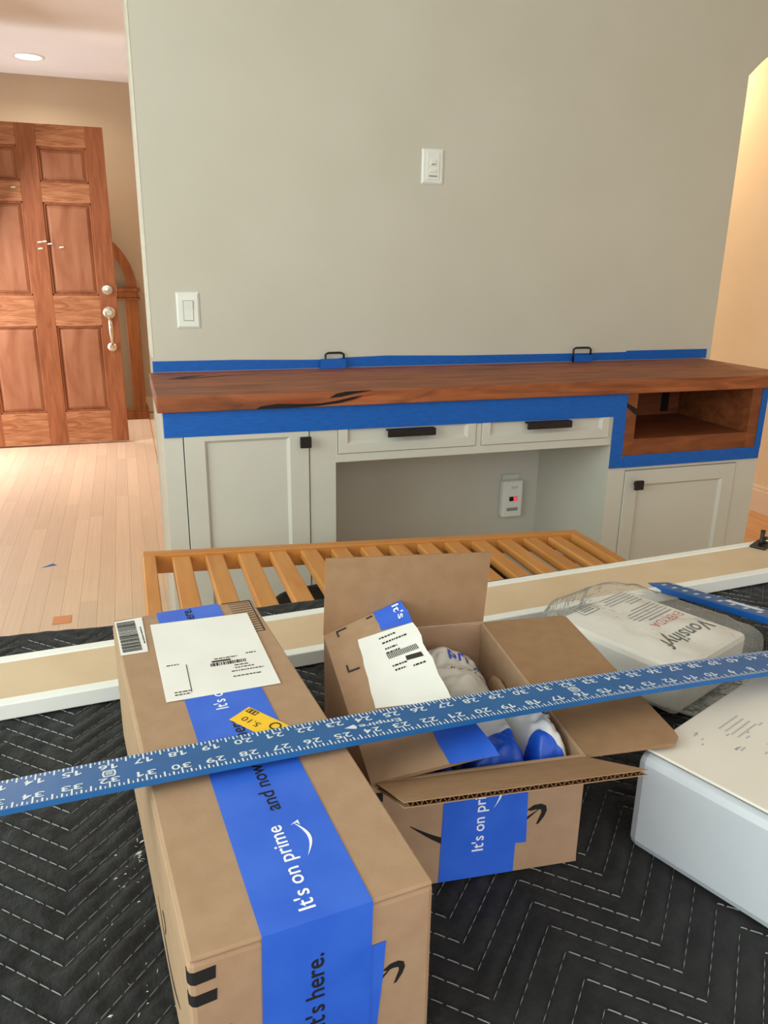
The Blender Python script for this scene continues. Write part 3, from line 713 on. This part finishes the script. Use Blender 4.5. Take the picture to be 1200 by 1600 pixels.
bp_ = MB(); barcode(bp_, Fr(ftop.p(.0035,.382,.0007), ub, vb), 0, 0, .0185, .071, horiz=True); txtline(bp_, Fr(ftop.p(.0265,.395,.0007), vb, -ub), 0, 0, .04, .0012); bp_.build('barcode', 'print_black', bx)
gd = MB()
for i in range(14):
    b_ = .3805+.0058*i; gd.prism(ftop, [(.124,b_),(.1465,b_-.0005),(.1465,b_+.0006),(.124,b_+.0006)], .0002, .0004)
gd.prism(ftop, [(.1455,.380),(.1468,.380),(.1495,.4615),(.1482,.4615)], .0002, .0004); gd.prism(ftop, [(.118,.4605),(.1495,.4595),(.1495,.4615),(.118,.4625)], .0002, .0004)
gd.build('printed_grid', 'print_dark', bx)
MB().prism(ftop, [(.0742,.2261),(.0942,.2391),(.1197,.1960),(.0997,.1830)], .0007, .0010).build('yellow_sticker', 'sticker_yellow', bx, label='yellow price sticker')
yf = Fr(ftop.p(.0965,.2110,.0011), ub*-.51+vb*.86, ub*-.86+vb*-.51)
MB().text(yf, '5.10', -.002, 0, 0, fit=(.019,.0062), c=.0001).build('price', 'print_dark', bx)
yp = MB()
for q in ((.0115,-.0110,.0225,-.0102),(.0115,-.0062,.0225,-.0054),(.0115,-.0110,.0123,-.0054),(.0217,-.0110,.0225,-.0054),(.0145,-.0100,.0160,-.0064),(.0180,-.0100,.0198,-.0064)): yp.prism(yf, [(q[0],q[1]),(q[2],q[1]),(q[2],q[3]),(q[0],q[3])], .0001, .0002)
yp.build('printed_frame', 'print_dark', bx)
yp = MB()
for i in range(20):
    t_ = 2*math.pi*i/20; t2 = 2*math.pi*(i+1)/20; cx_, cy_ = -.0135, -.0046
    yp.prism(yf, [(cx_+.0038*math.cos(t_),cy_+.0038*math.sin(t_)),(cx_+.0038*math.cos(t2),cy_+.0038*math.sin(t2)),(cx_+.0052*math.cos(t2),cy_+.0052*math.sin(t2)),(cx_+.0052*math.cos(t_),cy_+.0052*math.sin(t_))], .0001, .0002)
yp.build('printed_ring', 'print_dark', bx)
for z0, z1 in ((-.0095,-.0185),(-.0265,-.0345)):
    fsd = Fr(OB+Vector((0,0,ZB)), -vb, (0,0,1))       # left side
    MB().prism(ffr, [(.0030,z0-.001),(.0155,z0),(.0150,z1),(.0030,z1-.001)], .0001, .0004).build('printed_bar', 'print_black', bx)
    MB().prism(fsd, [(-.0030,z0-.001),(-.0065,z0-.001),(-.0065,z1-.001),(-.0030,z1-.001)], .0001, .0004).build('printed_bar', 'print_black', bx)
    k_ = MB()
    for q in range(6):                                  # the bar wraps round the rounded corner
        t_, t2 = math.pi/2*q/6, math.pi/2*(q+1)/6; rr_ = .0036
        P2 = lambda t: f0.p(.0035-rr_*math.cos(t), .0035-rr_*math.sin(t), 0)
        a_, b_ = P2(t_), P2(t2)
        k_.add([a_+Vector((0,0,ZB+z0-.001)), b_+Vector((0,0,ZB+z0-.001)), b_+Vector((0,0,ZB+z1-.001)), a_+Vector((0,0,ZB+z1-.001))], [(0,1,2,3)])
    k_.build('printed_bar', 'print_black', bx)
m_ = MB(); smile(m_, ffr, .0215, .126, -.0525, .034, .00012, .008); m_.build('printed_smile', 'print_black', bx)
m_ = MB(); arrow(m_, ffr, .1265, -.0635, .0088, .00012); m_.build('printed_arrow', 'print_black', bx)
m_ = MB(); smile(m_, fsd, -.165, -.060, -.100, .020, .00015, .006); m_.build('printed_smile', 'print_dark', bx)
m_ = MB(); arrow(m_, fsd, -.128, -.095, .009, .00015); m_.build('printed_arrow', 'print_dark', bx)

# ------------------------------------------------------------------ open shipping box
ZO = -.400
b5 = R(-5.6); uo = Vector((math.cos(b5), math.sin(b5), 0)); vo = Vector((-math.sin(b5), math.cos(b5), 0))
OO = Vector((.1599, .5067, 0)); OW, OL, TH = .190, .268, .0038
ob = thing('open_box', (.2675, .6307, T), 'small brown cardboard box standing open with its flaps spread', 'box')
g0 = Fr(OO, uo, vo)
B((0, 0, T), (OW, OL, T+TH), 0, g0).build('base', 'cardboard', ob)
B((0, 0, T), (OW, TH, ZO), .0008, g0).build('wall_panel', 'cardboard', ob)
B((0, OL-TH, T), (OW, OL, ZO), .0008, g0).build('wall_panel', 'cardboard', ob)
B((0, TH, T), (TH, OL-TH, ZO), .0008, g0).build('wall_panel', 'cardboard', ob)
B((OW-TH, TH, T), (OW, OL-TH, ZO), .0008, g0).build('wall_panel', 'cardboard', ob)
def patch(hf, of, on, hn, th, nu=10, nv=14, bend=0., rag=None, corner=0.):
    """flap: bilinear sheet from hinge edge (hf..hn) to outer edge (of..on), thickness downward"""
    hf, of, on, hn = map(Vector, (hf, of, on, hn)); m = MB()
    nrm = (of-hf).cross(hn-hf).normalized()
    if nrm.z < 0: nrm = -nrm
    if abs(nrm.z) < .3 and nrm.y > 0: nrm = -nrm
    def P(s, t, c):
        s2 = s
        if rag: s2 = s*rag(t)
        if corner and s > .5:
            pass
        p = (hn*(1-s2)+on*s2)*(1-t) + (hf*(1-s2)+of*s2)*t
        return p + nrm*(c + bend*math.sin(math.pi*s)*1.)
    for c in (0, -th):
        for i in range(nv+1):
            for j in range(nu+1): m.v.append(tuple(P(j/nu, i/nv, c)))
    N = (nu+1)*(nv+1); I = lambda i, j: i*(nu+1)+j
    for i in range(nv):
        for j in range(nu):
            m.f.append((I(i,j), I(i,j+1), I(i+1,j+1), I(i+1,j))); m.f.append((N+I(i+1,j), N+I(i+1,j+1), N+I(i,j+1), N+I(i,j)))
    for j in range(nu):
        m.f.append((I(0,j), N+I(0,j), N+I(0,j+1), I(0,j+1))); m.f.append((I(nv,j+1), N+I(nv,j+1), N+I(nv,j), I(nv,j)))
    for i in range(nv):
        m.f.append((I(i,nu), N+I(i,nu), N+I(i+1,nu), I(i+1,nu))); m.f.append((I(i+1,0), N+I(i+1,0), N+I(i,0), I(i,0)))
    return m, P
C_ = lambda a, b, z: tuple(g0.p(a, b, z))
# back flap, standing up
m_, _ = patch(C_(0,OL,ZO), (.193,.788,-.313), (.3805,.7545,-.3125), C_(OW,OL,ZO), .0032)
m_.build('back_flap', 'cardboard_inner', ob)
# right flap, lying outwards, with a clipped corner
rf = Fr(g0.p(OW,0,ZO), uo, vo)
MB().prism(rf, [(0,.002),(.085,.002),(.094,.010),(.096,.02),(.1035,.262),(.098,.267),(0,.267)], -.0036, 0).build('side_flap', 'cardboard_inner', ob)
# front flap: two liners and the fluted sheet between, tilted up towards the camera
pH0, pH1 = g0.p(.004, -.001, ZO), g0.p(OW-.002, -.001, ZO)
pO0, pO1 = Vector((.1605,.4270,-.3595)), Vector((.3470,.4150,-.3620))
ffx = (pH1-pH0).normalized(); ffy = ((pO0+pO1)/2-(pH0+pH1)/2).normalized()
fF = Fr(pH0, ffx, ffy)                            # normal points down/away
if fF.n.z > 0: sgn = 1
else: sgn = -1
LF = (pH1-pH0).length; DF = ((pO0+pO1)/2-(pH0+pH1)/2).length
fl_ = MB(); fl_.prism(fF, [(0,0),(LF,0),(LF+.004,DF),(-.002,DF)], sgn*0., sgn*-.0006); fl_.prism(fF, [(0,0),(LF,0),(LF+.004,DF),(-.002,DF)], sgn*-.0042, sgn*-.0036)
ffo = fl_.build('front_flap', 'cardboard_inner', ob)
fm_ = MB(); nf = 27
for i in range(nf):
    x0_ = LF*i/nf; p_ = LF/nf
    for (a, ca, b, cb_) in ((0, -.0008, .30, -.0034), (.5, -.0034, .80, -.0008)):
        q = [fF.p(x0_+a*p_, 0, sgn*ca), fF.p(x0_+b*p_, 0, sgn*cb_), fF.p(x0_+b*p_, DF-.0006, sgn*cb_), fF.p(x0_+a*p_, DF-.0006, sgn*ca)]
        fm_.add(q + [v+fF.x*.0006 for v in q], [(0,1,2,3),(7,6,5,4),(3,2,6,7),(0,4,5,1)])
fm_.build('flute_sheet', 'flute', ffo)
# left flap, folded in and torn along its outer edge
hf_, of__, on__, hn_ = (.183,.783,-.4), (.272,.768,-.367), (.256,.497,-.386), (.162,.506,-.4)
hf_ = tuple(g0.p(0,OL,ZO)); hn_ = tuple(g0.p(0,0,ZO))
def ragf(t): return 1 + .008*math.sin(t*37)+.007*math.sin(t*91+1) - (.30 if t < .035 else 0)*0
lfm, LP = patch(hf_, of__, on__, hn_, .0034, 12, 40, rag=ragf)
lfo = lfm.build('label_flap', 'cardboard', ob)
def lay(poly, c, m, nm, sub=6, par=ob, lab=None):
    """sheet stuck on the left flap; poly of 4 corners in flap coordinates"""
    mm = MB(); P4 = [Vector(p) for p in poly]
    for i in range(sub+1):
        for j in range(sub+1):
            s, t = j/sub, i/sub
            q = (P4[0]*(1-s)+P4[1]*s)*(1-t) + (P4[3]*(1-s)+P4[2]*s)*t
            mm.v.append(tuple(LP(q.x, q.y, c)))
    for i in range(sub):
        for j in range(sub): mm.f.append((i*(sub+1)+j, i*(sub+1)+j+1, (i+1)*(sub+1)+j+1, (i+1)*(sub+1)+j))
    return mm.build(nm, m, par, label=lab)
lay([(.66,.845),(1.04,.815),(1.05,1.0),(.67,1.0)], .0004, 'prime_tape', 'packing_tape', par=lfo)
lay([(.262,.367),(.985,.287),(1.045,.812),(.364,.848)], .0007, 'label_white', 'address_label', 10, par=lfo)
lay([(.683,-.005),(1.12,-.02),(1.03,.30),(.66,.30)], .0005, 'prime_tape', 'packing_tape', par=lfo)
class FlapFr:
    def p(s, a, b, c=0.): return Vector(LP(a, b, .0009+c))
FF_ = FlapFr()
wp = MB(); V_, F_ = TX["It's"]; 
wp.add([LP(.905 + y*.095/V_[:,1].max(), .985 - x*.115/V_[:,0].max(), .0010) for x, y in V_], F_); wp.build('white_lettering', 'print_white', lfo)
lq = MB(); random.seed(21)
for (a, b, L) in ((.60,.785,.20),(.60,.745,.30),(.60,.70,.14),(.60,.67,.16),(.60,.575,.16),(.80,.535,.14),(.60,.545,.12)):
    x_ = a
    while x_ < a+L:
        w_ = random.uniform(.012,.04); lq.prism(FF_, [(x_,b),(min(x_+w_,a+L),b),(min(x_+w_,a+L),b+.010),(x_,b+.010)], 0, .0002); x_ += w_+.01
lq.prism(FF_, [(.77,.585),(.95,.577),(.955,.607),(.775,.615)], 0, .0002)
for i in range(18):
    x_ = .60+.02*i; lq.prism(FF_, [(x_,.632),(x_+.010,.632),(x_+.010,.668),(x_,.668)], 0, .0002)
lq.build('label_print', 'print_dark', lfo)
for q in ((.16,.972,.29,.984),(.155,.93,.175,.984),(.13,.65,.15,.70),(.13,.645,.27,.657),(.56,.972,.64,.984)): MB().prism(FF_, [(q[0],q[1]),(q[2],q[1]),(q[2],q[3]),(q[0],q[3])], -.0005, -.0003).build('corner_mark', 'print_dark', lfo)
# print and tape on the front panel
fo = Fr(g0.p(0,0,ZO), uo, (0,0,1))
MB().prism(fo, [(.063,-.006),(.137,-.006),(.1395,-.081),(.1295,-.0805),(.1290,-.1105),(.0603,-.1105)], .0002, .0007).build('packing_tape', 'prime_tape', ob)
MB().text(fo, "It's on prime", .1030, -.0825, up90, length=.074, c=.0010).build('lettering', 'print_white', ob)
pf = MB()
for i in range(12):
    def arcq(t, w_): return (.107 + .0062*math.sin(math.pi*t) + w_*math.sin(math.pi*t)*.0016, -.040 + .034*t)
    pf.prism(fo, [arcq(i/12,-.5), arcq((i+1)/12,-.5), arcq((i+1)/12,.9), arcq(i/12,.9)], .0009, .0011)
pf.build('smile_arrow', 'print_white', ob)
sm = MB(); smile(sm, fo, .034, .150, -.044, .030, .0001, .009); sm.build('printed_smile', 'print_black', ob)
sm = MB(); arrow(sm, fo, .1475, -.0535, .0105, .0001); sm.build('printed_arrow', 'print_black', ob)
for z0, z1 in ((-.010,-.019),(-.027,-.035)): MB().prism(fo, [(.0005,z0),(.010,z0),(.010,z1),(.0005,z1)], .0001, .0003).build('printed_bar', 'print_black', ob)

# padded mailers inside the open box
def pillow(nm, a0, a1, b0, b1, zb, zt, m, label, seed, amp=.006, fq=26, tilt=0., tilta=0., extra=None):
    """crumpled pouch as a closed height field in box coordinates"""
    ca, cb2, ha_, hb_ = (a0+a1)/2, (b0+b1)/2, (a1-a0)/2, (b1-b0)/2
    def top(a, b):
        x, y = (a-ca)/ha_, (b-cb2)/hb_
        e = max(0., 1-abs(x)**5)**.4*max(0., 1-abs(y)**5)**.4
        n = mnoise.noise(Vector((a*fq+seed, b*fq, 0)))*amp + abs(mnoise.noise(Vector((a*fq*2.2, b*fq*2.2+seed, 1))))*amp*.8
        zz = zb + .02 + (zt-zb-.02)*e + n*e + (tilt*y + tilta*x)*e
        if extra: zz += extra(x, y)*e
        return zz
    mm = MB(); nu, nv = 40, 48
    for i in range(nv+1):
        for j in range(nu+1):
            a, b = a0+(a1-a0)*j/nu, b0+(b1-b0)*i/nv
            mm.v.append(tuple(g0.p(a, b, top(a, b))))
    N = len(mm.v)
    for i in range(nv):
        for j in range(nu): mm.f.append((i*(nu+1)+j, i*(nu+1)+j+1, (i+1)*(nu+1)+j+1, (i+1)*(nu+1)+j))
    rim = [j for j in range(nu+1)] + [i*(nu+1)+nu for i in range(1, nv+1)] + [nv*(nu+1)+j for j in range(nu-1, -1, -1)] + [i*(nu+1) for i in range(nv-1, 0, -1)]
    for k in rim:
        x, y, z = mm.v[k]; mm.v.append((x, y, zb))
    for k in range(len(rim)):
        k2 = (k+1) % len(rim); mm.f.append((rim[k2], rim[k], N+k, N+k2))
    mm.f.append(tuple(N+k for k in range(len(rim)-1, -1, -1)))
    if label is None: return mm.build(nm, m, None, smooth=True), top
    t = thing(nm, tuple(g0.p(ca, cb2, zb)), label, 'mailer', 'padded mailers in the open box')
    mm.build('pouch', m, t, smooth=True)
    return t, top
FLZ = T+TH+.001
ml, tf = pillow('padded_mailer', .050, .176, .128, .258, FLZ, -.420, 'mailer_white', 'crumpled off-white padded mailer with blue and black lettering at the back of the open box', 2.2, .012, 26, tilt=-.004, extra=lambda x, y: .012*(1-abs(x*.6-y*.5+.1))-.004)
def on_top(tf, s, a, b, ang, L, hh=None):
    V, F = TX[s]; k = L/V[:,0].max(); C, S = math.cos(ang), math.sin(ang); ky = k if hh is None else hh/V[:,1].max()
    vs = []
    for x, y in V:
        aa, bb_ = a+x*k*C-y*ky*S, b+x*k*S+y*ky*C; vs.append(tuple(g0.p(aa, bb_, tf(aa, bb_)+.0012)))
    return MB().add(vs, F)
on_top(tf, 'pri', .132, .212, R(-4), .024, .016).build('blue_lettering', 'print_blue', ml)
m2 = on_top(tf, 'me', .158, .206, R(-38), .018); m2.build('blue_lettering', 'print_blue', ml)
on_top(tf, "I'm a recy", .126, .186, R(-16), .046, .009).build('black_lettering', 'print_black', ml)
mA, tA = pillow('padded_mailer', .089, .1490, .008, .122, FLZ, -.397, 'mailer_band', 'white and blue padded mailer in the middle of the open box under the blue rule', 7.7, .009, 34, tilt=.004, tilta=-.003)
mB_, tB = pillow('padded_mailer', .150, .1855, .008, .118, FLZ, -.392, 'mailer_diag', 'blue and white padded mailer against the right side of the open box', 4.1, .009, 36, tilt=.003)
on_top(tB, 'Kraft', .164, .070, R(-62), .030, .010).build('black_lettering', 'print_black', mB_)
mC, tC = pillow('padded_mailer', .045, .088, .006, .075, FLZ, -.425, 'mailer_small', 'small crumpled blue and white mailer at the near left corner inside the open box', 9.3, .010, 40)
mD, tD = pillow('kraft_paper', .1765, .1855, .125, .215, FLZ, -.432, 'cardboard', 'folded brown kraft paper beside the mailers inside the open box', 1.3, .004, 30)
tag(mD, cat='paper')

# ------------------------------------------------------------------ white carton at the right
wc = thing('white_carton', (.55, .44, T), 'large white carton with a cream lid at the right edge of the table', 'carton')
wa = R(21.7); wA = Vector((math.sin(wa), -math.cos(wa), 0)); wB = Vector((math.cos(wa), math.sin(wa), 0))
wf = Fr(Vector((.406,.495,0)), wB, -wA)          # a along the far edge, b away from camera (negative towards it)
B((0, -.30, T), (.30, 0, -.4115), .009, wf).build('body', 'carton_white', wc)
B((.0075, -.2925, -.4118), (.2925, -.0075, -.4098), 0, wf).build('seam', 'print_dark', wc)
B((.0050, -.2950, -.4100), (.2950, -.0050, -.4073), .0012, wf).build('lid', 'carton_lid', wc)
lt = Fr(wf.p(0,0,-.4072), wB, -wA)
sm_ = MB(); random.seed(8)
for i in range(26):
    a_, b_ = random.uniform(.03,.16), random.uniform(-.085,-.02)
    if abs((a_-.03)*.62+(b_+.02)) > .03: continue
    w_ = random.uniform(.003,.009); sm_.prism(lt, [(a_,b_),(a_+w_,b_),(a_+w_,b_+.0014),(a_,b_+.0014)], 0, .0002)
for i in range(4): txtline(sm_, lt, .085, -.032-.006*i, .035, .0016)
sm_.build('faint_print', 'smudge', wc, kind='stuff')
ws = Fr(wf.p(0,0,0), wA, (0,0,1))
MB().prism(ws, [(.150,-.505),(.22,-.505),(.22,-.425),(.150,-.425)], .0002, .0005).build('shipping_label', 'label_white', wc)
wb_ = MB(); barcode(wb_, Fr(ws.p(.1575,-.498,.0005), wA, (0,0,1)), 0, 0, .05, .022); 
for i in range(5): txtline(wb_, Fr(ws.p(.158,-.468+.008*i,.0005), wA, (0,0,1)), 0, 0, .03, .0028)
wb_.build('label_print', 'print_dark', wc)

# ------------------------------------------------------------------ bagged white pack
pk = thing('bagged_pack', (.629, .7755, T), 'white boxed pack with black script lettering sealed in a clear plastic bag', 'package')
ls = Vector((.048,-.174,0)).normalized(); ss = Vector((.124,.051,0)).normalized(); ls = Vector((ss.y,-ss.x,0))
pf_ = Fr(Vector((.543,.837,0)), ss, -ls)         # a across, b negative towards the camera
B((-.032, -.185, T+.003), (.134, 0, -.447), .008, pf_).build('pack', 'pack_white', pk)
pt = Fr(pf_.p(0,0,-.4469), ss, -ls)
# lettering runs from right to left as seen from the camera
tx_ = Fr(pt.p(.126,-.132,.0002), -ss, ls)
MB().text(tx_, 'Vonsihyf', 0, -.016, 0, fit=(.112,.034), c=.0001, shear=.25).build('script_lettering', 'print_black', pk)
MB().text(tx_, 'EVERYDA', .006, -.042, 0, fit=(.066,.014), c=.0001).build('red_lettering', 'print_red', pk)
gp = MB(); random.seed(14)
for i, (L, h_) in enumerate(((.055,.003),(.070,.0022),(.072,.0022),(.070,.0022),(.066,.0022),(.05,.0022),(.03,.0022),(.03,.0022),(.06,.0022),(.062,.0022),(.055,.0022),(.058,.0022))):
    txtline(gp, tx_, .006, -.050-.0062*i-(.008 if i > 5 else 0), L, h_)
gp.build('small_print', 'print_grey', pk)
sq_ = MB()
for q in ((.082,-.112,.116,-.111),(.082,-.138,.116,-.137),(.082,-.138,.083,-.111),(.115,-.138,.116,-.111)): sq_.prism(tx_, [(q[0],q[1]),(q[2],q[1]),(q[2],q[3]),(q[0],q[3])], .0001, .0002)
for i in range(4): txtline(sq_, tx_, .087, -.119-.0045*i, .023, .002)
sq_.build('printed_box', 'print_dark', pk)
bg = lump(.058, -.088, T, .102, .128, .0375, .42, .008, 26, 6.1, fr=pf_, n=(72, 44))
bg.build('plastic_bag', 'clear_bag', pk, smooth=True)

# ------------------------------------------------------------------ blue drywall T-square lying over the boxes
ts = thing('t_square', (.3, .58, -.39), 'long blue metal drywall T-square with white inch marks lying across the boxes', 'T-square')
yawr = .056
RD = Vector((math.cos(yawr), math.sin(yawr), 0)); RN = Vector((-math.sin(yawr), math.cos(yawr), 0))
RW = .0475
def rpos(t, w_, c=0.):
    """t inches along the far scale, w_ metres from the far edge towards the camera, c above the face"""
    s = (t-24)*.0254
    al = R(9.6 - (t-16)*.16)
    P = Vector((.164,.558,-.367)) + RD*s + Vector((0,0,-.026*s-.05*s*s))
    d = -RN*math.cos(al) + Vector((0,0,math.sin(al))); n = Vector((0,0,math.cos(al))) + RN*math.sin(al)
    return P + d*w_ + n*c
bl = MB(); tt = np.linspace(-1, 49, 101); th = .0042
for t in tt:
    for (w_, c) in ((0, 0), (RW, 0), (RW, -th), (0, -.0018)): bl.v.append(tuple(rpos(t, w_, c)))
for i in range(100):
    for k in range(4): bl.f.append((i*4+k, (i+1)*4+k, (i+1)*4+(k+1) % 4, i*4+(k+1) % 4))
bl.f.append((0,1,2,3)); bl.f.append((403,402,401,400))
blade = bl.build('blade', 'rule_blue', ts)
mk = MB()
class RF:
    def p(s, a, b, c=0.): return rpos(a, b, .0002)
def bar(t, w0, w1, wd=.020): mk.add([rpos(t-wd/2, w0, .0002), rpos(t+wd/2, w0, .0002), rpos(t+wd/2, w1, .0002), rpos(t-wd/2, w1, .0002)], [(0,3,2,1)])
def num(n, t, w0, hh):
    """digits read from the far side: tops point to the camera"""
    s = str(n); adv = .30; wd = .25
    for i, ch in enumerate(s):
        V, F = TX[ch]; vx, vy = V[:,0].max(), V[:,1].max()
        wch = wd*(.72 if ch == '1' else 1)
        off = (len(s)-1)/2*adv*1.06 - i*adv*1.06          # first digit furthest right
        vs = [rpos(t + off + wch/2 - x/vx*wch, w0 + y/vy*hh, .0002) for x, y in V]
        mk.add(vs, F)
for k in range(8, 48*8):
    t = k/8
    l = .0105 if k % 8 == 0 else .0085 if k % 4 == 0 else .0062 if k % 2 == 0 else .0042
    wd = .05 if k % 2 == 0 else .035
    bar(t, .0005, l, wd); bar(t+0.0, RW-l, RW-.0007, wd)
for n in range(1, 48):
    num(n, n, .0085, .0082)
    num(48-n, n, RW-.0165, .0082)
V, F = TX['Empire']; vx, vy = V.max(0)
mk.add([rpos(25.15 - x/vx*1.45, .0195 + y/vy*.0085, .0002) for x, y in V], F)
mk.add([rpos(23.55, .0195, .0002), rpos(23.2, .0235, .0002), rpos(23.55, .028, .0002), rpos(23.62, .0235, .0002)], [(0,1,2,3)])
for t in (16, 32):
    hx_ = [(-.16,.0185),(.16,.0185),(.20,.0235),(.16,.0290),(-.16,.0290),(-.20,.0235)]
    for i in range(6):
        (a_, b_), (c_, d_) = hx_[i], hx_[(i+1) % 6]
        mk.add([rpos(t+a_, b_, .0002), rpos(t+c_, d_, .0002), rpos(t+c_*.72, .0237+(d_-.0237)*.72, .0002), rpos(t+a_*.72, .0237+(b_-.0237)*.72, .0002)], [(3,2,1,0)])
    for w0 in (.0208, .0228, .0248): mk.add([rpos(t-.1, w0, .0002), rpos(t+.1, w0, .0002), rpos(t+.1, w0+.0011, .0002), rpos(t-.1, w0+.0011, .0002)], [(3,2,1,0)])
mk.build('scale_marks', 'rule_white', blade)
# head: runs across the end of the blade, far end down on the blanket
hp0 = Vector((.785, 1.004, -.4965)); hp1 = Vector((.785, .46, -.3855))
hd = (hp1-hp0).normalized(); hw = Vector((1, .056, -.06)).normalized()
hfm = Fr(hp0, hw, -hd)
if hfm.n.z < 0: hfm = Fr(hp0, -hw, -hd)
HL = (hp1-hp0).length
B((0, -HL, -.009), (.036, 0, 0), .0008, hfm).build('head', 'rule_edge', ts)
B((.0005, -HL, 0), (.0355, -.0005, .0006), 0, hfm).build('head_face', 'rule_blue', ts)
hm = MB()
for i in range(16):
    b_ = -.02-.0254*i
    for (a0_, a1_) in ((.011,.019),): hm.prism(hfm, [(a0_,b_),(a1_,b_),(a1_,b_+.006),(a0_,b_+.006)], .0007, .0009)
    hm.prism(hfm, [(.030,b_),(.035,b_),(.035,b_+.0015),(.030,b_+.0015)], .0007, .0009)
hm.prism(hfm, [(.022,-.24),(.030,-.24),(.030,-.17),(.022,-.17)], .0007, .0009)
hm.build('head_marks', 'rule_white', ts)
for b_ in (-.425, -.44): MB().lathe(hfm.p(.018, b_, -.001), hfm.n, [(.004,0),(.004,.004),(.003,.005)], 12).build('rivet', 'nickel', ts)
